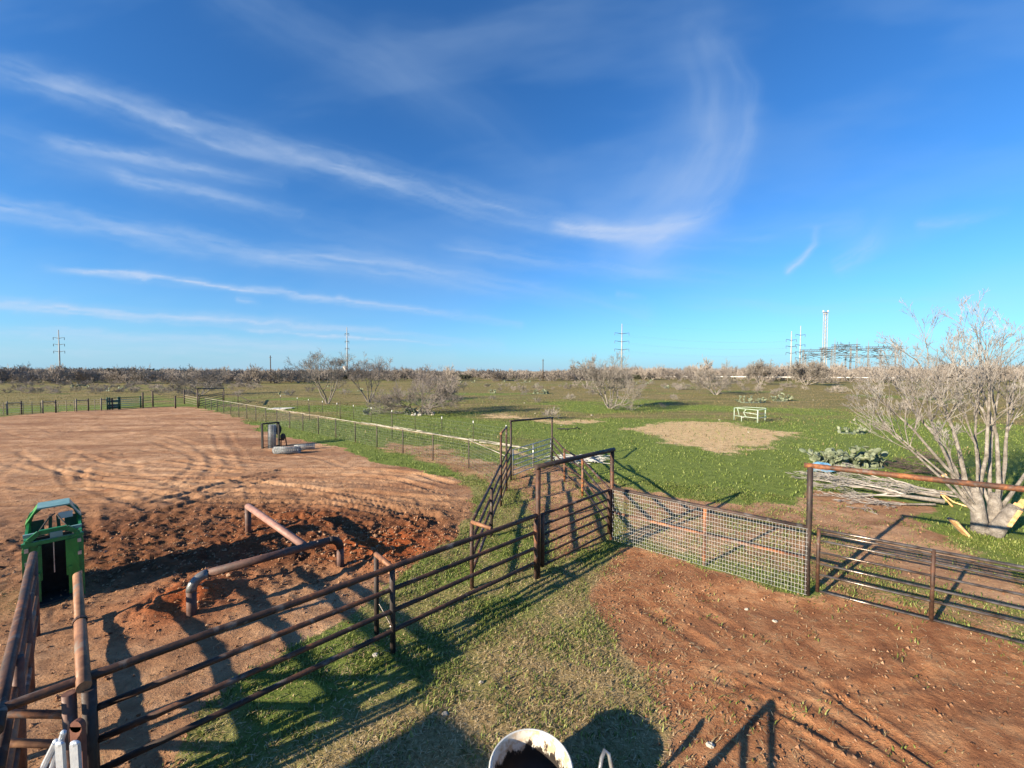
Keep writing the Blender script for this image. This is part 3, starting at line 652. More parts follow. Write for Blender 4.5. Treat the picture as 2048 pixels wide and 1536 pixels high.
m = MB(); m.tube([ea[-1], eb[-1]], .078, 18); m.build('beam', M['bigpipe'], bp, True)
jn = G(607, 1090, .72)
m = MB(); m.tube([(pC[0], pC[1], .80), jn], .078, 18); o = m.build('beam', simple('pinkish rusty pipe', [(.3, (.20, .10, .08)), (.7, (.36, .20, .15))], 6, .6), bp, True)
# ------------------------------------------------------------------ tub and hoop at the bottom edge
tc = G(1062, 1535, .5); TRd = .415
tub = thing('feed_tub', 'big round off white plastic tub with black stained inside at the bottom edge', 'tub', (tc[0], tc[1], 0))
def lathe(prof, c, n=48):
    V = []; F = []
    for r_, z in prof:
        for j in range(n): V.append((c[0] + r_ * math.cos(2 * math.pi * j / n), c[1] + r_ * math.sin(2 * math.pi * j / n), z))
    for i in range(len(prof) - 1):
        for j in range(n): F.append([i * n + j, i * n + (j + 1) % n, (i + 1) * n + (j + 1) % n, (i + 1) * n + j])
    return V, F
tm, t, b = newmat('stained tub plastic'); v = coords(t)
sx = N(t, 'ShaderNodeSeparateXYZ'); t.links.new(v, sx.inputs[0])
mp = N(t, 'ShaderNodeMapping'); mp.inputs['Scale'].default_value = (3, 3, 1.2); t.links.new(v, mp.inputs[0])
nz = noise(t, mp.outputs[0], 3.0, 6, .7)
lvl = math_(t, 'ADD', math_(t, 'MULTIPLY', sx.outputs[2], -2.2), math_(t, 'MULTIPLY', nz, 1.6))
stain = ramp(t, lvl, [(.0, (0, 0, 0)), (.10, (1, 1, 1))])
c = mix(t, ramp(t, noise(t, v, 9, 4), [(.45, (0, 0, 0)), (.6, (1, 1, 1))]), (.66, .60, .50), (.48, .33, .20))
c = mix(t, stain, c, (.018, .013, .011)); t.links.new(c, b.inputs['Base Color']); b.inputs['Roughness'].default_value = .55
V, F = lathe([(TRd * .97, .505), (TRd * .955, .49), (TRd * .93, .30), (TRd * .9, .06), (.01, .055)], (tc[0], tc[1]))
mesh('inner_wall', V, F, tm, tub, True)
V, F = lathe([(TRd * .92, -.02), (TRd * .96, .25), (TRd * .985, .47), (TRd * 1.02, .475), (TRd * 1.03, .50), (TRd * 1.0, .515), (TRd * .972, .506)], (tc[0], tc[1]))
mesh('shell', V, F, simple('off white plastic', [(.3, (.50, .50, .46)), (.7, (.64, .64, .60))], 4, .45), tub, True)
m = MB(); hp = G(1211, 1503, .62)
pts = [(hp[0] - .16, hp[1] - .24, .0), (hp[0] - .13, hp[1] - .18, .40), (hp[0] - .05, hp[1] - .05, .60), (hp[0] - .01, hp[1], .63), (hp[0] + .03, hp[1] - .01, .60), (hp[0] + .05, hp[1] - .05, .5), (hp[0] + .05, hp[1] - .06, 0)]
m.tube(pts, .02, 12); tag(m.build('hooped_pipe', M['galvrail'], None, True), 'small grey bent pipe hoop beside the round tub', 'pipe hoop')
# rail end beside the tub (its shadow lies on the red dirt)
q0 = np.array((.16, 2.86)); qd = np.array((-.55, -.84)); qd /= np.linalg.norm(qd)
f = thing('pipe_fence', 'pipe rail fence end under the viewpoint casting its shadow on red dirt', 'fence', (q0[0], q0[1], 0))
for h in (1.4, 1.15, .85, .5): pipe('rail', [(q0[0], q0[1], h), (q0[0] + qd[0] * 4, q0[1] + qd[1] * 4, h)], .032, M['rust'], f)
vpost('post', q0[0], q0[1], 1.42, .04, M['rust'], f)
# ------------------------------------------------------------------ arena wire fence and the fence behind it
n0 = G(992, 948); n1 = G(396, 815)
f = thing('wire_fence', 'wire fence with dark posts and pale top pipe along the dirt arena', 'fence', n0)
NP = 21
xs = [492, 510, 530, 552, 577.6, 604, 635, 670, 709, 752.5, 804.6, 865, 937]; ys = [840, 844, 848, 854, 860, 867.5, 873, 880, 887.5, 898, 909.5, 926, 938]
posts = []
for px_ in (396, 409.6, 421, 433, 446, 460, 476, 492, 510, 530, 552, 577.6, 604, 635, 670, 709, 752.5, 804.6, 865, 937):
    u = (px_ - 1024) / FPX     # meet the straight fence line
    dxy = (n1 - n0)[:2]; k = (u * n0[1] - n0[0]) / (dxy[0] - u * dxy[1]); posts.append(n0[:2] + dxy * k)
for i, p in enumerate(posts[1:]):
    vpost('post', p[0], p[1], 1.30 + rng.normal(0, .015), .032, M['tpost'], f, n=6)
pp = posts[1:] + [b4[:2] * 0 + np.array((b3[0], b3[1]))]
pipe('top_rail', [(p[0], p[1], 1.31) for p in pp], .018, M['palerail'], f, 6)
m = MB()
tot = [np.array((p[0], p[1])) for p in pp]
for a_, b_ in zip(tot[:-1], tot[1:]):
    L = np.linalg.norm(b_ - a_); k = int(L / .17)
    dd = np.hypot(*a_)
    for h in np.linspace(.06, 1.2, 9): m.bar((a_[0], a_[1], h), (b_[0], b_[1], h + rng.normal(0, .01)), .0035, .0035)
    if dd < 40:
        for j in range(k):
            p = a_ + (b_ - a_) * j / k; m.bar((p[0], p[1], .06), (p[0], p[1], 1.2), .003, .003)
m.build('net_wire', M['netwire'], f)
f2 = thing('wire_fence', 'second wire fence of thin posts with white tops behind the arena fence', 'fence', G(946, 910))
s0 = G(1015, 917)[:2] + np.array((.5, 2.2)); s1 = G(560, 826)[:2] + np.array((0, 4))
tp = []
for px_ in (560, 593.7, 616, 644, 673, 706, 741.6, 783, 829.5, 883, 946, 1012):
    u = (px_ - 1024) / FPX; dxy = s1 - s0; k = (u * s0[1] - s0[0]) / (dxy[0] - u * dxy[1]); tp.append(s0 + dxy * k)
for i, p in enumerate(tp):
    o = vpost('post', p[0], p[1], 1.22, .02, M['tpost'], f2, n=5)
    m = MB(); m.box((p[0], p[1], 1.27), (.05, .05, .14)); m.build('cap', M['white'], f2)
for h in (.15, .4, .65, .9, 1.15):
    m = MB(); m.tube([(p[0], p[1], h) for p in tp], .004, 3); m.build('wire', M['netwire'], f2)
m = MB()
for a_, b_ in zip(tp[5:-1], tp[6:]):
    k = int(np.linalg.norm(b_ - a_) / .16)
    for j in range(k): p = a_ + (b_ - a_) * j / k; m.bar((p[0], p[1], .05), (p[0], p[1], 1.2), .003, .003)
m.build('net_wire', M['netwire'], f2)
# mid-field tall thin posts behind
for px_, yb, ht in ((619, 840, 1.5), (680.5, 840, 1.75), (784, 876, 1.65), (948, 813, 1.4), (1042, 800, 1.4)):
    p = G(px_, yb); vpost('marker_pole', p[0], p[1], ht, .028, M['tpost'], None, n=6)
    o = bpy.context.scene.objects[-1] if False else [q for q in col.objects if q.name.startswith('marker_pole')][-1]
for o in [q for q in col.objects if q.name.startswith('marker_pole')]:
    tag(o, 'thin dark post standing alone in the pasture behind the wire fences', 'post', 'lone posts in the pasture')
# far left fence
f3 = thing('wood_fence', 'far wire and wooden post fence at the left end of the dirt arena', 'fence', G(99, 827))
lp = [G(-60, 834), G(29, 829.5), G(99, 826.5), G(165, 822.5), G(214, 820)]
for i, p in enumerate(lp):
    dd = (lp[-1] - lp[0])[:2]; dd /= np.linalg.norm(dd)
    for s in (-.45, .45) if i else (0,):
        q = p[:2] + dd * s; vpost('post', q[0], q[1], 1.40, .065, M['wood'] if s < 0 else M['woodpole'], f3, n=8)
    if i: q = p[:2]; m = MB(); m.tube([(q[0] - dd[0] * .45, q[1] - dd[1] * .45, 1.2), (q[0] + dd[0] * .45, q[1] + dd[1] * .45, 1.2)], .045, 6); m.build('brace', M['wood'], f3)
for h in (.25, .5, .75, 1.0, 1.25):
    m = MB(); m.tube([(p[0], p[1], h) for p in lp], .012, 3); m.build('wire', M['galvrail'], f3)
for a_, b_ in zip(lp[:-1], lp[1:]):
    for k in (.25, .5, .75):
        q = lerp(a_, b_, k); vpost('stay', q[0], q[1], 1.25, .03, M['wood'], f3, n=5)
f4 = thing('wood_fence', 'far corner fence of dark posts right of the dark green gate panel', 'fence', G(306, 814))
cp_ = [G(286, 816), G(306, 814), G(351, 817), G(369, 808), G(396, 815)]
for p, h in zip(cp_, (1.9, 2.0, 1.5, 2.0, 2.0)): vpost('post', p[0], p[1], h, .085, M['woodpole'], f4, n=8)
for h in (.3, .6, .9, 1.2): m = MB(); m.tube([(p[0], p[1], h) for p in (cp_[0], cp_[1], cp_[3], cp_[4])], .02 if h < .9 else .03, 4); m.build('rail', M['wood'], f4)
ga_ = G(215, 820); gb_ = G(286, 815.5)
g = thing('portable_gate', 'dark green portable gate panel at the far end of the arena', 'gate', ga_)
for h in np.linspace(.15, 1.35, 6): pipe('rail', [(ga_[0], ga_[1], h), (gb_[0], gb_[1], h)], .045, M['rack'] if .3 < h < 1.2 else M['darkgreen'], g, 6)
for k in (0, .06, .30, .34, .93, 1):
    p = lerp(ga_, gb_, k); vpost('stile', p[0], p[1], 1.45, .07, M['darkgreen'], g, 0, 6)
p = lerp(ga_, gb_, .17); m = MB(); d_ = (gb_ - ga_) / np.linalg.norm(gb_ - ga_); m.bar(p - d_ * .5 + (0, 0, .35), p + d_ * .5 + (0, 0, .35), .06, .5); m.bar(p - d_ * .5 + (0, 0, 1.0), p + d_ * .5 + (0, 0, 1.0), .06, .25); m.build('sheet', M['darkgreen'], g)
# far archway
k0 = G(396, 816); k1 = G(448, 803)
fr = frame('far dark pipe archway at the corner of the wire fence and arena', k0, k1, 2.35, 1.9, M['darkpipe'], .07)
gate('far dark rail gate closed inside the corner archway', lerp(k0, k1, .05), lerp(k0, k1, .95), (.2, .5, .8, 1.1, 1.35), M['darkpipe'], .04)
f5 = thing('pipe_fence', 'far dark pipe rail sloping away to the right of the corner archway', 'fence', k1)
kk = [k1, G(476, 806), G(502, 808)]
pipe('rail', [(kk[0][0], kk[0][1], 1.1), (kk[1][0], kk[1][1], 1.1), (kk[2][0], kk[2][1], .25)], .05, M['darkpipe'], f5, 6)
vpost('post', kk[1][0], kk[1][1], 1.1, .05, M['darkpipe'], f5, n=6)
# ------------------------------------------------------------------ rolls of wire and the dark frame
a0_, a1_ = G(525, 897), G(558, 892)
f = thing('pipe_archway', 'dark rectangular pipe frame standing on the arena dirt around the wire roll', 'frame', a0_)
for p in (a0_, a1_): m = MB(); m.bar((p[0], p[1], 0), (p[0], p[1], 1.45), .09, .09); m.build('upright', M['black'], f)
m = MB(); m.bar((a0_[0], a0_[1], 1.43), (a1_[0], a1_[1], 1.43), .08, .08); m.build('crossbar', M['black'], f)
m = MB(); m.bar((a0_[0], a0_[1], .05), (a1_[0], a1_[1], .05), .05, .05); m.build('crossbar', M['black'], f)
def wroll(c, ax, L, rad, label, name='wire_roll'):
    ax = np.array(ax, float); ax /= np.linalg.norm(ax); ref = np.array((0, 0, 1.)) if abs(ax[2]) < .9 else np.array((1., 0, 0))
    e1 = np.cross(ax, ref); e1 /= np.linalg.norm(e1); e2 = np.cross(ax, e1); m = MB(); c = np.array(c, float)
    for rr_ in (rad, rad * .82, rad * .6):
        for i in range(int(L / .10) + 1):
            an_ = np.linspace(0, 2 * math.pi, 15); wob = 1 + rng.normal(0, .02)
            m.tube([c + ax * (i * .10) + rr_ * wob * (math.cos(q) * e1 + math.sin(q) * e2) for q in an_], .011, 3, False)
        for q in np.linspace(0, 2 * math.pi, 19)[:-1]:
            o_ = rr_ * (math.cos(q) * e1 + math.sin(q) * e2); m.bar(c + o_, c + o_ + ax * L, .013, .013)
    return tag(m.build(name, M['rollwire'], None, True), label, 'wire roll')
p = G(544, 895); wroll((p[0], p[1], 0), (0.02, 0, 1), 1.36, .20, 'galvanised wire mesh roll standing upright inside the dark pipe frame')
p = G(548, 908); q = G(594, 907); wroll((p[0], p[1], .2), q - p, 1.35, .18, 'pale galvanised wire roll lying nearest on the dirt')
p = G(588, 902); q = G(622, 899); wroll((p[0], p[1], .17), q - p, 1.05, .15, 'darker shorter wire roll lying at the right end of the pile')
p = G(552, 892); m = MB(); an_ = np.linspace(0, 2 * math.pi, 25)
m.tube([(p[0] + .0 + .05 * math.cos(q), p[1] + .25 + .12 * math.cos(q), .95 + .24 * math.sin(q)) for q in an_], .075, 8, False)
tag(m.build('tire', M['black'], None, True), 'black tire hanging behind the right upright of the dark frame', 'tire')
p = G(567, 893); fs_ = thing('spool_stand', 'small dark iron spool stand right of the dark pipe frame', 'stand', p)
m = MB(); m.tube([(p[0] - .15, p[1], 0), (p[0] - .12, p[1], .6)], .03, 6); m.tube([(p[0] + .2, p[1], 0), (p[0] + .1, p[1], .7)], .03, 6); m.build('leg', M['rust'], fs_)
m = MB(); m.ell((p[0] - .02, p[1], .6), (.16, .13, .2)); m.box((p[0] - .12, p[1], .42), (.3, .08, .08)); m.build('spool', M['black'], fs_)
# ------------------------------------------------------------------ white strips heap in front of the farther arch
m = MB()
for i in range(85):
    c = G(rng.uniform(1118, 1200), rng.uniform(914, 926)); a_ = rng.normal(-.15, .35); L = rng.uniform(.3, .9)
    z = rng.uniform(.02, .14); d_ = np.array((math.cos(a_), math.sin(a_), rng.normal(0, .08))); m.bar(c - d_ * L + (0, 0, z), c + d_ * L + (0, 0, z), rng.uniform(.02, .06), .02)
tag(m.build('lath_heap', M['lath']), 'heap of pale white laths on the grass behind the near gate arch', 'lath heap')
m = MB()
for i in range(22):
    s = rng.uniform(0, .75); c = G(1010 - s * 420, 899 - s * 69); c = c + np.array((rng.normal(0, .15) + .6, rng.normal(0, .15) + .8, 0)); a_ = math.atan2(30, -36) + rng.normal(0, .05); L = rng.uniform(.8, 2.0)
    d_ = np.array((math.cos(a_), math.sin(a_), 0)); m.bar(c - d_ * L + (0, 0, .05), c + d_ * L + (0, 0, .05), .035, .03)
tag(m.build('pipe_row', M['palerail']), 'row of pale pipes lying on the grass between the two wire fences', 'pipes')
p = G(560, 818); m = MB(); m.box((p[0], p[1], .06), (2.2, 1.6, .06)); m.box((p[0] + .8, p[1] + .3, .11), (1.2, .7, .04))
tag(m.build('metal_sheets', M['lath']), 'flat white sheets lying on the grass past the arena fence', 'metal sheets')
# hose on the grass
m = MB(); c = G(1128, 860); m.tube([c + np.array((.55 * math.cos(q) - .3 + q * .12, .3 * math.sin(q), .04 + .02 * q)) for q in np.linspace(0, 7, 24)] + [c + np.array((1.3, .1, .03))], .035, 6)
tag(m.build('hose', M['black'], None, True), 'short black hose coiled on the green grass beyond the alley', 'hose')
# ------------------------------------------------------------------ curved pale stock rack
w0, w1, w2 = G(1468, 840), G(1515, 846), G(1530, 841); w3 = G(1483, 843)
f = thing('hay_rack', 'curved pale green metal hay rack standing in the pasture', 'hay rack', w1)
for p, r_ in ((w0, .04), (w1, .06), (w2, .045)): vpost('post', p[0], p[1], 1.15, r_, M['rack'], f, n=8)
vpost('post', w3[0], w3[1], .5, .035, M['rack'], f, n=6)
bk = (w0 + w2) / 2 + np.array((.2, .9, 0))
ring = lambda h: [w0 + (0, 0, h), lerp(w0, w1, .3) + np.array((-.05, -.2, h)), lerp(w0, w1, .65) + np.array((0, -.15, h)), w1 + (0, 0, h)]
back = lambda h: [w1 + (0, 0, h), lerp(w1, w2, .6) + np.array((.25, -.2, h)), w2 + (0, 0, h), bk + (0, 0, h), w0 + (0, 0, h)]
for h in (1.12, .42): pipe('rail', ring(h), .035, M['rack'], f, 8)
pipe('rail', back(1.12), .035, M['rack'], f, 8); pipe('rail', back(.42)[:3], .035, M['rack'], f, 8)
def bars(pairs):
    for (ka, ha), (kb, hb) in pairs: pipe('brace', [lerp(w0, w1, ka) + (0, -.1, ha), lerp(w0, w1, kb) + (0, -.1, hb)], .035, M['rack'], f, 6)
bars((((.12, 1.1), (.2, .45)), ((.5, .42), (.38, .8)), ((.38, .8), (.5, 1.1)), ((.38, .8), (.97, .75))))
pipe('brace', [w1 + (0, 0, .75), w2 + (0, 0, .6)], .03, M['rack'], f, 6)
# ------------------------------------------------------------------ trees
def rot_dir(d, ang, rg, up=0.):
    r_ = rg.normal(size=3); p = np.cross(d, r_); p /= np.linalg.norm(p)
    q = d * math.cos(ang) + p * math.sin(ang); q[2] += up; return q / np.linalg.norm(q)
def grow(p, d, L, r, lev, mx, out, rg, up=.08, wob=.16, kids=(5, 5, 5, 4), ang=(25, 60), ratio=(.45, .75), minr=.004, flat=0, t0=.3):
    n = (6, 5, 4, 3, 2)[min(lev, 4)]; pts = [p.copy()]; rad = [r]; dd = d.copy()
    for i in range(n):
        dd = dd + rg.normal(0, wob, 3) + np.array((0, 0, up * (1 if lev else .5))); 
        if flat: dd[2] *= flat
        dd /= np.linalg.norm(dd); p = p + dd * L / n
        if p[2] < .06: p[2] = .06; dd[2] = abs(dd[2])
        pts.append(p.copy()); rad.append(max(minr, r * (1 - .72 * (i + 1) / n)))
    out[lev].append((pts, rad))
    if lev >= mx: return
    for k in range(kids[min(lev, len(kids) - 1)]):
        t_ = rg.uniform(.22 if t0 < .4 else .35, 1.0) if lev else rg.uniform(t0, 1.0); x_ = t_ * n; i = min(int(x_), n - 1); q = pts[i] + (pts[i + 1] - pts[i]) * (x_ - i)
        base = (pts[i + 1] - pts[i]); base /= np.linalg.norm(base)
        nd = rot_dir(base, R(rg.uniform(*ang)), rg, .12)
        grow(q, nd, L * rg.uniform(*ratio) * (1.1 - .35 * t_), max(minr, rad[i] * .62), lev + 1, mx, out, rg, up, wob, kids, ang, ratio, minr, flat, t0)
def tubes_np(branches, sides):
    V = []; F = []; n0_ = 0
    ca = np.cos(np.arange(sides) * 2 * math.pi / sides)[:, None]; sa = np.sin(np.arange(sides) * 2 * math.pi / sides)[:, None]
    for pts, rad in branches:
        P = np.array(pts); k = len(P); T = P[-1] - P[0]; T = T / (np.linalg.norm(T) + 1e-9)
        a_ = np.cross(T, (0.3, .9, .31)); a_ /= np.linalg.norm(a_); b_ = np.cross(T, a_)
        ring_ = (ca * a_ + sa * b_)
        V.append((P[:, None, :] + np.array(rad)[:, None, None] * ring_[None]).reshape(-1, 3))
        i = np.arange(k - 1)[:, None] * sides; j = np.arange(sides)[None]; j2 = (j + 1) % sides
        F.append((np.stack([i + j, i + j2, i + sides + j2, i + sides + j], -1).reshape(-1, 4)) + n0_); n0_ += k * sides
    return np.concatenate(V), np.concatenate(F)
def tree(name, label, base, stems, mat, tmat, mx=4, kids=(5, 5, 5, 4), seed=1, cat='tree', group=None, minr=.006, up=.08, wob=.16, ang=(22, 58), ratio=(.45, .75), trunk_r=None, t0=.3):
    rg = np.random.default_rng(seed); t_ = thing(name, label, cat, base, 0, group); out = [[] for _ in range(6)]
    for (ox, oy, *oz), d, L, r in stems:
        d = np.array(d, float); d /= np.linalg.norm(d)
        grow(np.array((base[0] + ox, base[1] + oy, oz[0] if oz else -.1)), d, L, r, 0, mx, out, rg, up, wob, kids, ang, ratio, minr, 0, t0)
    V, F = tubes_np(out[0], 9); mesh('trunk', V, F, mat, t_, True)
    V, F = tubes_np(out[1], 6); mesh('limbs', V, F, mat, t_, True)
    tw = [tubes_np(o_, 4 if i == 0 else 3) for i, o_ in enumerate(out[2:]) if o_]
    V = np.concatenate([q[0] for q in tw]); offs = np.cumsum([0] + [len(q[0]) for q in tw[:-1]]); F = np.concatenate([q[1] + o_ for q, o_ in zip(tw, offs)])
    mesh('crown', V, F, tmat, t_, True)
    return t_
def fan(n, spread, L, r, rg, top=.9):
    out = []
    for i in range(n):
        a_ = 2 * math.pi * (i + rg.uniform(-.3, .3)) / n; s = spread * rg.uniform(.6, 1.15)
        out.append(((math.cos(a_) * r * .8, math.sin(a_) * r * .8), (math.cos(a_) * s, math.sin(a_) * s, top), L * rg.uniform(.85, 1.1), r * rg.uniform(.75, 1.1)))
    return out
q_ = np.random.default_rng(5)
tree('mesquite_tree', 'tall leafless dark tree, leftmost of the three beyond the wire fence', G(655, 808), fan(4, .42, 4.6, .12, q_), M['barkgrey'], M['twigpale'], 4, (7, 6, 5, 3), 11, minr=.009, wob=.12, t0=.42)
tree('mesquite_tree', 'smaller upright leafless tree, middle of the three beyond the wire fence', G(738, 805), fan(4, .40, 4.2, .12, q_), M['barkgrey'], M['twiggrey'], 4, (6, 6, 5, 3), 12, minr=.009, wob=.12, t0=.42)
tree('mesquite_tree', 'low dense spreading leafless tree with rocks and cactus at its foot', G(843, 827), fan(7, 1.0, 3.9, .10, q_, .72), M['barkgrey'], M['twiggrey'], 4, (7, 7, 5, 3), 13, minr=.010, wob=.22)
tree('mesquite_tree', 'pale leafless tree with V-shaped stems standing alone in the green pasture', G(1220, 817), fan(6, .72, 4.2, .10, q_, .9), M['barkpale'], M['twigpale'], 4, (6, 7, 6, 3), 14, minr=.009)
tree('mesquite_tree', 'small pale leafless tree just left of the transmission pole', G(1172, 778), fan(4, .5, 5.0, .11, q_), M['barkpale'], M['twigpale'], 3, (6, 7, 6), 15, minr=.022)
tree('mesquite_tree', 'pale leafless tree forking low, near the right prickly pears', G(1431, 790), fan(5, .9, 4.8, .11, q_, .75), M['barkpale'], M['twigpale'], 4, (5, 6, 4, 3), 16, minr=.016)
tree('mesquite_tree', 'round leafless tree below the lattice tower', G(1613, 771), fan(8, .9, 6.0, .14, q_, .8), M['barkpale'], M['twigpale'], 3, (7, 8, 7), 17, minr=.028)
tree('mesquite_tree', 'whitish wide leafless tree behind the far corner archway', G(402, 790), fan(6, 1.0, 4.2, .10, q_, .6), M['barkpale'], M['twigpale'], 4, (5, 6, 4, 3), 18, minr=.016, wob=.24)
tree('mesquite_tree', 'pale leafless tree before the white road, left of the steel poles', G(1520, 770), fan(6, .7, 5.5, .13, q_, .8), M['barkpale'], M['twigpale'], 3, (7, 7, 7), 19, minr=.026)
# big tree at the right edge
bt = G(1962, 1066)
stm = [((-.12, .05, .75), (-.46, .08, .88), 4.2, .075), ((-.18, .1, .7), (-.36, .35, .9), 4.4, .07), ((-.2, .0, .6), (-.64, .15, .78), 3.7, .065), ((-.15, .1, .9), (-.55, .4, .8), 3.4, .05), ((-.2, .0, .8), (-.72, -.1, .72), 2.6, .04),
       ((-.02, .1, .7), (-.06, .05, 1), 4.9, .09), ((.04, .08, .7), (.10, .25, 1), 4.8, .08), ((-.08, .1, .7), (-.22, .2, 1), 4.6, .07), ((.0, .0, .7), (-.12, -.15, 1), 4.0, .05),
       ((.44, .05, .6), (.05, .1, 1), 4.7, .085), ((.50, .1, .6), (.30, .15, 1), 4.6, .08), ((.45, -.0, .6), (.55, -.1, .9), 4.3, .07), ((.48, .2, .6), (.2, .5, 1), 4.5, .07), ((.4, .1, .6), (-.1, .2, 1), 4.6, .065)]
stm = [(a_, d_, L_ * .9, r_ * .70) for a_, d_, L_, r_ in stm]
bigt = tree('mesquite_tree', 'big pale many-stemmed leafless tree with a split trunk at the right edge', bt, stm, M['barkpale'], simple('weathered grey twigs', [(.3, (.12, .105, .095)), (.5, (.25, .225, .205)), (.7, (.44, .41, .37))], 1.2, .9, 0, 0), 4, (6, 6, 4, 3), 23, minr=.0034, up=.06, wob=.11, ang=(15, 46), ratio=(.34, .56), t0=.48)
m = MB(); m.tube([(bt[0] - .02, bt[1], -.2), (bt[0] - .04, bt[1] + .02, .35), (bt[0] - .10, bt[1] + .06, .95), (bt[0] - .12, bt[1] + .08, 1.25)], [.20, .16, .135, .08], 12); m.tube([(bt[0] + .38, bt[1], -.2), (bt[0] + .42, bt[1] + .02, .4), (bt[0] + .45, bt[1] + .08, .8), (bt[0] + .45, bt[1] + .1, 1.1)], [.22, .17, .14, .08], 12)
m.build('trunk_base', M['barkpale'], bigt, True)
s0_ = np.array((bt[0] + .05, bt[1] - .18, 0)); sd_ = np.array((.50, -.10, .80)); m = MB(); m.tube([s0_ + sd_ * k for k in (0, .35, .75, 1.05)], [.21, .17, .16, .15], 12); m.build('broken_stem', M['barkpale'], bigt, True)
m = MB(); e_ = s0_ + sd_ * 1.05
for i in range(7):
    o_ = np.array((rng.uniform(-.13, .1), rng.uniform(-.12, .05), 0)); m.bar(e_ + o_ - sd_ * .05, e_ + o_ + sd_ * rng.uniform(.06, .28), .06, .05)
m.bar(e_ + np.array((-.10, -.16, -.05)), s0_ + sd_ * .45 + np.array((-.05, -.19, -.02)), .10, .03); m.build('split_wood', M['cutwood'], bigt)
# cut slab
c_ = G(1918, 1070); sl = thing('log_slab', 'freshly cut orange log slab with bark leaning beside the big tree', 'log', c_)
m = MB(); m.bar(c_ + (-.22, -.02, .42), c_ + (.12, -.1, .0), .22, .05); m.build('cut_face', M['cutwood'], sl)
m = MB(); m.bar(c_ + (-.19, .03, .43), c_ + (.15, -.04, .01), .25, .07); m.build('bark', M['barkgrey'], sl)
# fallen limbs
fb = thing('fallen_limbs', 'big pile of cut pale leafless limbs lying behind the right arch', 'branch pile', G(1880, 1003))
rg = np.random.default_rng(31); out = [[] for _ in range(6)]
for (pxa, pya), (pxb, pyb), r_, h_ in (((1888, 1016), (1640, 985), .075, .22), ((1880, 1010), (1640, 968), .06, .30), ((1905, 1004), (1690, 978), .055, .32), ((1870, 1016), (1690, 1004), .035, .12), ((1935, 1016), (1780, 985), .04, .28), ((1870, 1000), (1650, 975), .035, .34)):
    a_ = G(pxa, pya) + (0, 0, h_); b_ = G(pxb, pyb) + (0, 0, h_ * .7); d_ = b_ - a_; L = np.linalg.norm(d_)
    grow(a_, d_ / L, L * .85, r_, 0, 4, out, rg, -.01, .13, (7, 4, 3, 2), (14, 44), (.4, .65), .0065, .5)
V, F = tubes_np(out[0], 7); mesh('limb', V, F, M['barkpale'], fb, True)
tw = [tubes_np(o_, 4 if i == 0 else 3) for i, o_ in enumerate(out[1:]) if o_]
V = np.concatenate([q[0] for q in tw]); offs = np.cumsum([0] + [len(q[0]) for q in tw[:-1]]); F = np.concatenate([q[1] + o_ for q, o_ in zip(tw, offs)])
mesh('twigs', V, F, simple('bleached twigs', [(.3, (.24, .215, .19)), (.7, (.48, .44, .39))], 2, .9, 0, 0), fb, True)
for (pxa, pya) in ((1873, 1003), (1876, 968)):
    a_ = G(pxa, pya) + (0, 0, .25); m = MB(); m.tube([a_, a_ + (.22, -.08, .03 if pya > 990 else .15)], .05, 8); m.build('cut_end', M['cutwood'], fb)
a_ = G(1880, 1005); m = MB(); m.tube([a_ + (0, 0, .35), a_ + (.12, -.3, .12), a_ + (.35, -.75, .02)], .024, 7); m.tube([a_ + (0, 0, .3), a_ + (-.02, -.4, .0)], .025, 6); m.build('cut_fork', M['cutwood'], fb)
a_ = G(1642, 948); m = MB(); m.add([a_ + (-.45, -.1, .25), a_ + (.1, -.25, .15), a_ + (.6, -.2, .2), a_ + (.5, .25, .42), a_ + (0, .2, .5), a_ + (-.4, .15, .4), a_ + (-.4, .3, .05), a_ + (.5, .35, .05)], [[0, 1, 4, 5], [1, 2, 3, 4], [5, 4, 3, 7, 6]])
o = m.build('feed_bag', M['blue']); o.modifiers.new('s', 'SOLIDIFY').thickness = .02; tag(o, 'crumpled blue plastic bag under the tips of the cut limbs', 'plastic bag')
rg = np.random.default_rng(37); out = [[] for _ in range(6)]
for i in range(16):
    c = G(rg.uniform(1790, 1885), rg.uniform(925, 950)); grow(c + (0, 0, .1), np.array((rg.normal(), rg.normal(), .25)), 1.1, .02, 0, 2, out, rg, .0, .2, (6, 4), (20, 60), (.4, .7), .007, .6)
V, F = tubes_np(out[0] + out[1] + out[2], 3); tag(mesh('brush_pile', V, F, simple('dead purple brown twigs', [(.3, (.05, .032, .028)), (.7, (.13, .09, .08))], 4, .9), None), 'low dead brown brush heap beside the large prickly pear', 'brush pile')
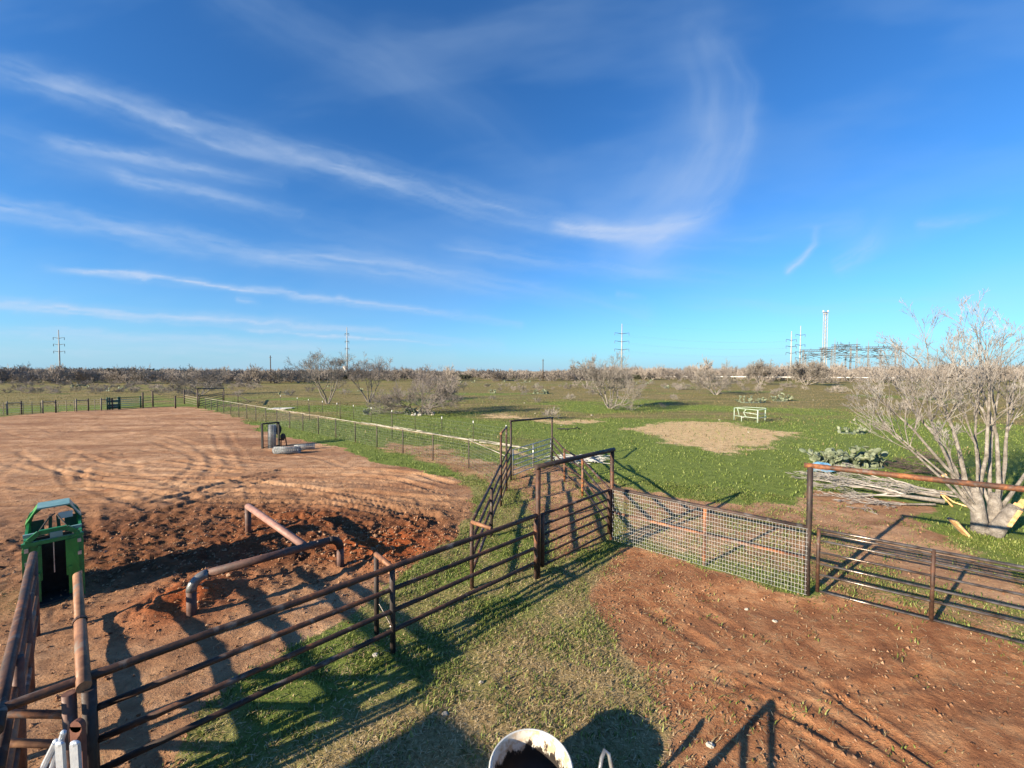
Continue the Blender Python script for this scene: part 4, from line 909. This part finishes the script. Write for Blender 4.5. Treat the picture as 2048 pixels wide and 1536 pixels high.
# ------------------------------------------------------------------ prickly pears
def pear(label, c, ex, ey, hmax, n, ps, seed, group=None):
    rg = np.random.default_rng(seed); m = MB(); ends = []
    def pad(base, ax, face, s):
        ax = ax / np.linalg.norm(ax); nrm = np.cross(ax, face); nrm /= np.linalg.norm(nrm) + 1e-9; sd = np.cross(nrm, ax)
        rad = (s * .43, s * .085, s * .55); cc_ = base + ax * s * .5
        m.ell(cc_, rad, np.stack([sd, nrm, ax], 1), 8, 6); return base + ax * s * 1.0, ax, sd, s
    m.ell((c[0], c[1], -.02), (ex * 1.05 + ps * .4, ey * 1.05 + ps * .4, .07), None, 10, 5)
    roots = max(3, n // 6)
    for i in range(roots):
        a_ = rg.uniform(0, 6.28); k = math.sqrt(rg.uniform(0, 1)); b_ = np.array((c[0] + math.cos(a_) * ex * k, c[1] + math.sin(a_) * ey * k, -.02))
        ends.append((pad(b_, np.array((rg.normal(0, .4), rg.normal(0, .4), 1)), rg.normal(size=3), ps * rg.uniform(.9, 1.2)), 0))
    cnt = roots; tries = 0
    while cnt < n and tries < n * 20:
        tries += 1; (tip, ax, sd, s), g_ = ends[rg.integers(len(ends))]
        if tip[2] > hmax - ps * .6 or g_ > 4: continue
        k = rg.uniform(-.8, .8); b_ = tip - ax * s * (.5 - .5 * math.sqrt(max(0, 1 - k * k))) + sd * s * .40 * k
        nd = ax + sd * k * 1.1 + rg.normal(0, .4, 3); nd[2] = abs(nd[2]) * .7 + .15
        ends.append((pad(b_, nd, rg.normal(size=3), ps * rg.uniform(.7, 1.1)), g_ + 1)); cnt += 1
    o = m.build('prickly_pear', M['cactus'], None, True); return tag(o, label, 'cactus', group)
def pr(label, pxa, pxb, yb, hm, n, ps, seed, dep=None, group=None):
    a_ = G(pxa, yb); b_ = G(pxb, yb); c = (a_ + b_) / 2; ex = abs(b_[0] - a_[0]) / 2 - ps; dep = dep or ex * .45; c[1] += dep * .8
    return pear(label, c, max(ex, .2), dep, hm, n, ps, seed, group)
pr('large prickly pear clump, left half, behind the fallen limbs', 1622, 1708, 936, .85, 140, .27, 3)
pr('large prickly pear clump, right and taller half, beside the brown brush heap', 1695, 1785, 936, 1.08, 170, .27, 4)
pr('pale prickly pear clump behind the hay rack, lower left one', 1482, 1540, 806, 1.1, 90, .30, 5)
pr('pale prickly pear clump behind the hay rack, taller right one', 1543, 1590, 803, 1.5, 90, .30, 6)
pr('long low prickly pear clump in mid pasture above the alley', 1062, 1104, 788, 1.0, 90, .32, 7)
pr('low prickly pear clump, left neighbour of the one in mid pasture', 974, 996, 787, .8, 40, .32, 8)
pr('low prickly pear around the foot of the dense spreading tree', 800, 862, 830, .7, 90, .26, 9)
pr('single small dark prickly pear left of the dense spreading tree', 724, 742, 830, .7, 25, .26, 10)
pr('flat half dead prickly pear in grass above the large clump', 1680, 1740, 868, .45, 30, .24, 12)
rgp = np.random.default_rng(77)
for i in range(26):
    pxx = rgp.uniform(880, 1400) if i < 18 else rgp.uniform(100, 800); yy = rgp.uniform(757, 778) if i < 18 else rgp.uniform(762, 790)
    c = G(pxx, yy); pear('tiny far prickly pear clump dotting the pasture edge', c, 1.0, .6, .9, 9, .45, 100 + i, 'far prickly pears')
# loose rocks
rgp = np.random.default_rng(78)
protos = []
def rock(c, s, label, group):
    m = MB(); m.ell((0, 0, 0), (1, .8, .55), None, 7, 5); v_ = m.v[0]; v_ += rgp.normal(0, .10, v_.shape); m.v[0] = v_ * s + np.array((c[0], c[1], s * .3)); return tag(m.build('rock', M['rock']), label, 'rock', group)
for i in range(16): rock(G(rgp.uniform(795, 868), rgp.uniform(822, 832)), rgp.uniform(.12, .26), 'pale rock lying under the dense spreading tree', 'rocks under the tree')
for i in range(18): rock(G(rgp.uniform(1000, 2000), rgp.uniform(790, 870)), rgp.uniform(.07, .14), 'small pale rock lying out in the pasture', 'rocks in the pasture')
for px_, py_, s in ((751, 1312, .05), (1550, 1244, .045), (1493, 1220, .04), (890, 1430, .05), (962, 1366, .035), (1420, 1492, .05)): rock(G(px_, py_), s, 'small stone on the near ground', 'stones on the near ground')
# ------------------------------------------------------------------ power poles, tower, substation
def tpole(label, px_, ytop, Y, arms, half, sides='both', r=.45, top=True, yb=748):
    x = (px_ - 1024) / FPX * Y; ht = H + (742 - ytop) * Y / FPX; t_ = thing('transmission_pole', label, 'power pole', (x, Y, 0))
    m = MB(); m.tube([(x, Y, -1), (x, Y, ht * .5), (x, Y, ht)], [r, r * .75, r * .45], 10); m.build('pole', M['polesteel'], t_, True)
    for i, ya in enumerate(arms):
        z = H + (742 - ya) * Y / FPX; m = MB(); w_ = half * Y / FPX
        for s in ((-1, 1) if sides == 'both' else (sides,)):
            m.tube([(x, Y, z - .3), (x + s * w_, Y + s * .2 * w_, z + .35)], [.22, .10], 6)
        m.build('cross_arm', M['darksteel'] if i >= 0 else M['steel'], t_)
        m = MB()
        for s in ((-1, 1) if sides == 'both' else (sides,)): m.tube([(x + s * w_, Y + s * .2 * w_, z + .3), (x + s * w_, Y + s * .2 * w_, z - 1.3)], .14, 5)
        m.build('insulator', M['darksteel'], t_)
    return x, Y, ht
P1 = tpole('leftmost transmission pole with three arm pairs above the brush', 120.5, 660, 260, (676, 689, 703), 9)
P2 = tpole('transmission pole with short arms behind the leftmost dark tree', 695, 655, 250, (668, 683, 697), 3.5)
P3 = tpole('tall grey transmission pole with three arm pairs behind the V-shaped tree', 1243, 648, 240, (667, 683, 699), 15, r=.5)
P4 = tpole('left and shorter of the two steel poles beside the substation', 1581, 663, 250, (680, 693, 706), 12, r=.55)
P5 = tpole('right and taller of the two steel poles beside the substation', 1599, 652, 262, (670, 690, 704, 716), 11, r=.5)
def wpole(label, px_, ytop, Y):
    x = (px_ - 1024) / FPX * Y; ht = H + (742 - ytop) * Y / FPX; m = MB(); m.tube([(x, Y, -1), (x, Y, ht)], [.22, .15], 8); m.bar((x - .5, Y, ht - .8), (x + .5, Y, ht - .8), .12, .12)
    tag(m.build('utility_pole', M['woodpole'], None, True), label, 'utility pole')
wpole('dark wooden utility pole left of the leftmost dark tree', 541.5, 711, 150)
wpole('small wooden utility pole above the mid pasture brush', 1086, 718, 170)
def wire(a_, b_, sag, r_):
    a_ = np.array(a_); b_ = np.array(b_); return [a_ * (1 - k) + b_ * k - np.array((0, 0, sag * 4 * k * (1 - k))) for k in np.linspace(0, 1, 13)], r_
pl = thing('power_lines', 'thin overhead power lines strung between the transmission poles at right', 'power lines', (P3[0], P3[1], 0))
for ya, yb in ((667, 680), (683, 693), (699, 706)):
    for s in (-1, 1):
        za = H + (742 - ya) * 240 / FPX - 1; zb = H + (742 - yb) * 250 / FPX - 1
        pts, r_ = wire((P3[0] + s * 4.6, 240, za), (P4[0] + s * 3.6, 250, zb), 2.2, .014); m = MB(); m.tube(pts, r_, 3); m.build('wire', M['steel'], pl)
pts, r_ = wire((P3[0], 240, P3[2]), (P4[0], 250, P4[2]), 1.2, .012); m = MB(); m.tube(pts, r_, 3); m.build('wire', M['steel'], pl)
# lattice tower
Y = 300.; x = (1648 - 1024) / FPX * Y; ht = H + (742 - 625) * Y / FPX; hw = .95
t_ = thing('lattice_tower', 'slim grey lattice tower with white platform on top, above the substation', 'tower', (x, Y, 0))
m = MB()
for sx_, sy_ in ((-1, -1), (1, -1), (1, 1), (-1, 1)): m.tube([(x + sx_ * hw, Y + sy_ * hw, 0), (x + sx_ * hw, Y + sy_ * hw, ht)], .22, 4)
m.build('leg', M['steel'], t_); m = MB(); k = 0
while k * 3 < ht - 3:
    z = k * 3
    for (ax_, ay_), (bx_, by_) in (((-1, -1), (1, -1)), ((1, -1), (1, 1)), ((1, 1), (-1, 1)), ((-1, 1), (-1, -1))):
        m.bar((x + ax_ * hw, Y + ay_ * hw, z), (x + bx_ * hw, Y + by_ * hw, z + 3), .14, .14); m.bar((x + ax_ * hw, Y + ay_ * hw, z), (x + bx_ * hw, Y + by_ * hw, z), .1, .1)
    k += 1
m.build('lattice', M['steel'], t_); m = MB(); m.box((x, Y, ht), (3.2, 3.2, .35)); m.box((x, Y, ht - 1.2), (2.2, 2.2, .8)); m.build('platform', M['steel'], t_)
m = MB()
for s in (-1, 1): m.box((x + s * 1.8, Y, ht + .8), (.5, .8, 1.2))
m.build('antenna', M['concrete'], t_)
# substation
t_ = thing('substation', 'grey steel electrical substation gantries on the right horizon', 'substation', (190, 270, 0)); rg = np.random.default_rng(9)
def at(px_, Y): return (px_ - 1024) / FPX * Y
for gi, (pa_, pb_, Y, yt) in enumerate(((1605, 1662, 255, 700), (1642, 1700, 265, 696), (1668, 1712, 250, 690), (1700, 1760, 270, 698), (1735, 1800, 255, 694), (1610, 1700, 285, 708), (1690, 1790, 290, 712))):
    z = H + (742 - yt) * Y / FPX; xa, xb = at(pa_, Y), at(pb_, Y)
    for x in (xa, xb):
        m = MB()
        for o_ in (-.6, .6): m.tube([(x + o_, Y, 0), (x + o_ * .5, Y, z)], .24, 4)
        for k in range(int(z / 1.8)): m.bar((x - .5, Y, k * 1.8), (x + .5, Y, k * 1.8 + 1.8), .14, .14)
        if gi in (2, 4): m.tube([(x, Y, z), (x, Y, z + 4.5)], [.3, .04], 4)
        m.bar((x - .7, Y, .4), (x + .7, Y, .4), .3, .3); m.build('gantry_post', M['subst'], t_)
    m = MB()
    for dz_ in (0, -1.1):
        m.bar((xa - 2, Y, z + dz_), (xb + 2, Y, z + dz_ + .2), .38, .38)
    nn = int((xb - xa) / 1.6)
    for k in range(nn): m.bar((xa + k * 1.6, Y, z - 1.1), (xa + (k + 1) * 1.6, Y, z), .16, .16)
    m.build('gantry_beam', M['subst'], t_); m = MB()
    for k in range(16):
        x = rg.uniform(xa, xb); zz = z - rg.uniform(0, 5); a_ = rg.uniform(-.5, .5); m.tube([(x - 1.4, Y - .5, zz), (x + 1.4, Y - .5, zz + a_ * 2)], .17, 5)
    for k in range(5): x = rg.uniform(xa, xb); m.tube([(x, Y, z), (x, Y, z + rg.uniform(.8, 2.2))], .15, 5)
    m.build('insulator', M['darksteel'], t_)
for k in range(14):
    x = at(rg.uniform(1600, 1790), 262); z = rg.uniform(4, 8); m = MB(); m.tube([(x, 262, 0), (x, 262, z)], .15, 5); m.box((x, 262, z), (1.2, .6, .8)); m.build('switch_gear', M['subst'], t_)
# white tank building, white road fence
m = MB(); x = at(691, 290); m.tube([(x, 290, 0), (x, 290, 8.2)], 1.8, 14); tag(m.build('water_tank', M['concrete'], None, True), 'small pale water tank behind the transmission pole and dark trees', 'tank')
rw = thing('rail_fence', 'thin white road rail along the far right edge of the pasture', 'fence', (at(1600, 165), 165, 0))
m = MB(); m.bar((at(1330, 215), 215, 1.6), (at(1790, 150), 150, 1.9), .15, .25); m.build('rail', M['white'], rw)
m = MB()
for k in np.linspace(0, 1, 30): m.box((at(1330, 215) * (1 - k) + at(1790, 150) * k, 215 * (1 - k) + 150 * k, 1), (.2, .2, 2))
m.build('post', M['wood'], rw)
# ------------------------------------------------------------------ stuff: far brush, grass, litter, clods
def template(seed, n1, n2, h, r1, r2, spread=.9):
    rg = np.random.default_rng(seed); out = [[] for _ in range(6)]
    for ox, d, L, r_ in [(s[0], s[1], s[2], s[3]) for s in fan(n1, spread, h * .62, r1, rg, .8)]:
        d = np.array(d); grow(np.array((ox[0] * 3, ox[1] * 3, 0.)), d / np.linalg.norm(d), L, r_, 0, 2, out, rg, .07, .2, (n2, 4), (25, 60), (.45, .7), r2)
    out = [[(p_[::2] if len(p_) > 3 else [p_[0], p_[-1]], r_[::2] if len(r_) > 3 else [r_[0], r_[-1]]) for p_, r_ in o_] for o_ in out]
    return tubes_np(out[0] + out[1] + out[2], 3)
def scatter(name, label, cat, temps, P, S, Z, mat, seed, kind='stuff'):
    rg = np.random.default_rng(seed); V = []; F = []; n_ = 0
    for p, s, z in zip(P, S, Z):
        tv, tf = temps[rg.integers(len(temps))]; a_ = rg.uniform(0, 6.28); c_, s_ = math.cos(a_), math.sin(a_)
        v_ = np.stack([(tv[:, 0] * c_ - tv[:, 1] * s_) * s, (tv[:, 0] * s_ + tv[:, 1] * c_) * s, tv[:, 2] * z], 1) + np.array((p[0], p[1], p[2] if len(p) > 2 else 0))
        V.append(v_); F.append(tf + n_); n_ += len(v_)
    return tag(mesh(name, np.concatenate(V), np.concatenate(F), mat, None), label, cat, None, kind)
TB = [template(200 + i, 9, 7, 5.0, .07, .042) for i in range(5)]
rg = np.random.default_rng(55)
def band(n, pxa, pxb, r0_, r1_):
    u = rg.uniform(pxa, pxb, n); r_ = r0_ * (r1_ / r0_) ** rg.uniform(0, 1, n); return np.stack([(u - 1024) / FPX * r_, r_], 1)
Pb = np.concatenate([band(520, -150, 620, 135, 420), band(340, 560, 1180, 165, 420), band(150, 1150, 1420, 190, 420), band(300, 1380, 2200, 150, 380), band(650, -150, 2200, 230, 480)])
Sb = rg.uniform(.7, 1.35, len(Pb)); Zb = Sb * rg.uniform(.75, 1.2, len(Pb)) * (1.05 + .40 * (Pb[:, 0] > 60) + .15 * (Pb[:, 0] < -60))
scatter('brush', 'far leafless mesquite thicket along the horizon', 'thicket', TB, Pb, Sb, Zb, M['brushmat'], 1)
Pd = np.concatenate([band(130, -150, 1300, 190, 330), band(50, -100, 380, 340, 420)]); Sd = rg.uniform(.8, 1.5, len(Pd)); Zd = Sd * rg.uniform(.6, .9, len(Pd))
Zd[130:] *= 1.9; Sd[130:] *= 2.5
scatter('brush', 'dark evergreen bushes among the far grey thicket', 'thicket', [template(300 + i, 12, 9, 4.5, .09, .10, 1.1) for i in range(3)], Pd, Sd, Zd, M['brushdark'], 2)
# thin scrub between pasture and thicket
Ps = np.concatenate([band(150, -100, 520, 75, 150), band(70, 850, 1500, 85, 170), band(50, 1500, 2050, 80, 150)]); Ss = rg.uniform(.18, .42, len(Ps))
TS = [template(400 + i, 9, 6, 5.0, .05, .035) for i in range(3)]
scatter('scrub', 'low leafless scrub dotted over the far pasture', 'scrub', TS, Ps, Ss, Ss * 1.0, M['brushmat'], 3)
for i, (px_, yb, s) in enumerate(((1100, 838, .30), (1325, 815, .16), (1347, 800, .25), (1370, 780, .5), (1050, 790, .3), (1140, 800, .28), (1550, 790, .3), (1660, 785, .3), (985, 800, .2), (1185, 790, .3), (1410, 775, .5), (1075, 806, .22), (690, 790, .35), (580, 792, .35), (620, 786, .4), (475, 792, .3), (1240, 800, .2), (1700, 800, .25), (1800, 820, .3), (1760, 860, .2), (1850, 800, .4), (320, 790, .4))):
    c = G(px_, yb); tv, tf = TS[i % 3]; a_ = i * 1.3; v_ = np.stack([(tv[:, 0] * math.cos(a_) - tv[:, 1] * math.sin(a_)) * s, (tv[:, 0] * math.sin(a_) + tv[:, 1] * math.cos(a_)) * s, tv[:, 2] * s], 1) * 1.0 + c
    tag(mesh('bare_shrub', v_, tf, M['twigpale'], None), 'small leafless pale shrub out in the pasture', 'shrub', 'bare shrubs in the pasture')
def blades(name, label, n, r0_, r1_, L, W, mat, accept, seed, lean=.5, z_off=0., flatness=0., half=56):
    rg = np.random.default_rng(seed); a_ = R(1) * rg.uniform(-half, half, n); r_ = np.sqrt(rg.uniform(r0_ ** 2, r1_ ** 2, n)); x = np.sin(a_) * r_; y = np.cos(a_) * r_
    mk_ = masks(x, y); k = accept(x, y, mk_, rg); x, y = x[k], y[k]; mk_ = tuple(q[k] for q in mk_); z = height(x, y, mk_) + z_off; n = len(x)
    an_ = rg.uniform(0, 6.28, n); l = L * rg.uniform(.5, 1.3, n) * np.where(r_[k] > 0, 1, 1); wd = W * rg.uniform(.6, 1.3, n); ln = rg.uniform(.15, 1, n) * lean; up = (1 - flatness) * rg.uniform(.6, 1, n)
    dxx, dyy = np.cos(an_), np.sin(an_); B_ = np.stack([x, y, z], 1); S_ = np.stack([-dyy, dxx, 0 * x], 1) * wd[:, None] / 2
    D1 = np.stack([dxx * ln * .35, dyy * ln * .35, up * .62], 1) * l[:, None]; D2 = np.stack([dxx * ln, dyy * ln, up * .92], 1) * l[:, None]
    V = np.stack([B_ - S_, B_ + S_, B_ + D1 + S_ * .8, B_ + D1 - S_ * .8, B_ + D2], 1).reshape(-1, 3)
    i = np.arange(n)[:, None] * 5; F = np.concatenate([i + np.array([0, 1, 2]), i + np.array([0, 2, 3]), i + np.array([3, 2, 4])])
    return tag(mesh(name, V, F, mat, None), label, 'ground cover', None, 'stuff')
def leafmat(name, cols, rough=.6):
    m_, t, b = newmat(name); g_ = N(t, 'ShaderNodeNewGeometry'); f_ = noise(t, coords(t), .8, 4, .6)
    s_ = math_(t, 'ADD', math_(t, 'MULTIPLY', g_.outputs['Random Per Island'], .6), math_(t, 'MULTIPLY', f_, .4))
    t.links.new(ramp(t, s_, [(.15 + .7 * i / (len(cols) - 1), c_) for i, c_ in enumerate(cols)]), b.inputs['Base Color']); b.inputs['Roughness'].default_value = rough; b.inputs['Specular IOR Level'].default_value = .25
    tl = N(t, 'ShaderNodeBsdfTranslucent'); mx_ = N(t, 'ShaderNodeMixShader'); mx_.inputs[0].default_value = .25
    t.links.new(ramp(t, s_, [(.15 + .7 * i / (len(cols) - 1), c_) for i, c_ in enumerate(cols)]), tl.inputs[0])
    o_ = t.nodes['Material Output']; t.links.new(b.outputs[0], mx_.inputs[1]); t.links.new(tl.outputs[0], mx_.inputs[2]); t.links.new(mx_.outputs[0], o_.inputs[0]); return m_
LG = leafmat('green grass', [(.06, .095, .016), (.115, .165, .030), (.19, .24, .055), (.33, .35, .12)])
LS = leafmat('dry straw', [(.16, .10, .045), (.42, .30, .15), (.66, .52, .31)], .7)
LD = leafmat('dull weeds', [(.09, .085, .03), (.20, .16, .07), (.32, .24, .12)])
LN = leafmat('yard grass', [(.05, .08, .014), (.11, .15, .028), (.20, .24, .055), (.38, .38, .14)])
def acc_near(x, y, k, rg):
    cl = fbm(x * 2.2, y * 2.2, 201, 3); base = (1 - k[2]) * (1 - .55 * k[7]); lim = base * (.12 + 1.1 * smooth(.42, .56, cl)) + .10 * (k[2] > .2) * smooth(.55, .68, cl) * (k[0] < .3); return rg.uniform(0, 1, len(x)) < lim
blades('grass', 'short green grass growing between the pens', 250000, 3.2, 17, .068, .015, LN, acc_near, 61, 1.1)
def acc_straw(x, y, k, rg):
    cl = fbm(x * 1.6 + 9, y * 1.6, 203, 3); return rg.uniform(0, 1, len(x)) < (1 - k[2] * .85) * (.20 + .8 * k[7] + .5 * smooth(.5, .62, cl)) * (1 - k[0]) * smooth(19, 9, np.hypot(x, y))
blades('dry_grass', 'dead straw litter lying among the green grass', 230000, 3.2, 17, .08, .011, LS, acc_straw, 62, 1.5, .012, .72)
def acc_mid(x, y, k, rg):
    cl = fbm(x * .8, y * .8, 205, 3); lim = (1 - k[2]) * (.25 + .85 * smooth(.35, .65, cl)) * (.25 + .75 * k[6]) * (1 - .75 * smooth(.35, .6, k[3])); return rg.uniform(0, 1, len(x)) < lim
blades('grass', 'green winter grass covering the pasture', 170000, 16, 62, .12, .032, LG, acc_mid, 63, .8)
def acc_dull(x, y, k, rg):
    cl = fbm(x * .35, y * .8, 207, 3); lim = (1 - k[2]) * (1 - .6 * k[6]) * smooth(.4, .6, cl); return rg.uniform(0, 1, len(x)) < lim
blades('weeds', 'dull brown weeds scattered over the far pasture', 60000, 24, 130, .22, .05, LD, acc_dull, 64, .8)
blades('dry_grass', 'pale dead grass blades on the bare straw patch', 60000, 18, 45, .12, .030, LS, lambda x, y, k, rg: rg.uniform(0, 1, len(x)) < smooth(.2, .6, k[3]) * .8, 65, 1.3, .01, .6)
# clods
rg = np.random.default_rng(91); n = 34000; a_ = R(1) * rg.uniform(-56, 56, n); r_ = 3.5 * (26 / 3.5) ** rg.uniform(0, 1, n); x = np.sin(a_) * r_; y = np.cos(a_) * r_; k = masks(x, y)
cl = fbm(x * .9, y * .9, 211, 3); acc = rg.uniform(0, 1, n) < k[2] * (.22 + .5 * smooth(.48, .62, cl) + .9 * k[5] + .8 * k[4]); x, y = x[acc], y[acc]; z = height(x, y); n = len(x)
s = .007 + .026 * rg.uniform(0, 1, n) ** 3 + .028 * k[5][acc] * rg.uniform(0, 1, n)
O = np.array([(1, 0, 0), (-1, 0, 0), (0, 1, 0), (0, -1, 0), (0, 0, .8), (0, 0, -.5)])
V = (O[None] * s[:, None, None] * rg.uniform(.6, 1.3, (n, 6, 3)) + rg.normal(0, .15, (n, 6, 3)) * s[:, None, None] + np.stack([x, y, z + s * .2], 1)[:, None]).reshape(-1, 3)
Ft = np.array([(0, 2, 4), (2, 1, 4), (1, 3, 4), (3, 0, 4), (2, 0, 5), (1, 2, 5), (3, 1, 5), (0, 3, 5)])
F = (np.arange(n)[:, None, None] * 6 + Ft[None]).reshape(-1, 3)
tag(mesh('dirt_clods', V, F, leafmat('dirt clods', [(.13, .055, .026), (.26, .12, .058), (.40, .22, .12), (.46, .30, .19)], .95), None), 'loose clods and pebbles on the bare dirt', 'clods', None, 'stuff')

# unseen raised box added left of the frame only to shade the yard grass
bc = np.array((-8.4, -.94)); fb_ = thing('shade_caster', 'unseen raised box on legs left of the viewpoint, added to shade the yard grass', 'shade caster', (bc[0], bc[1], 0))
ea_ = np.array((.745, -.667)); eb_ = np.array((.667, .745)); m = MB()
m.bar((bc[0] - ea_[0] * .7, bc[1] - ea_[1] * .7, 3.10), (bc[0] + ea_[0] * .7, bc[1] + ea_[1] * .7, 3.10), .28, .28); m.build('caster_block', M['galvrail'], fb_)
m = MB(); m.bar((bc[0] - ea_[0] * .78, bc[1] - ea_[1] * .78, 3.29), (bc[0] + ea_[0] * .78, bc[1] + ea_[1] * .78, 3.29), .36, .03); m.build('caster_top', M['galvrail'], fb_)
for i_ in (-1, 1):
    for j_ in (-1, 1):
        q = bc + ea_ * i_ * .66 + eb_ * j_ * .13; vpost('leg', q[0], q[1], 2.95, .03, M['rust'], fb_)

def acc_lit(x, y, k, rg): return rg.uniform(0, 1, len(x)) < k[2] * (.25 + .75 * smooth(.45, .65, fbm(x * .6, y * .6, 221, 3)))
blades('twig_litter', 'broken straw and twig bits scattered on the bare dirt', 16000, 3.2, 16, .10, .007, LS, acc_lit, 71, 1.6, .012, .85)
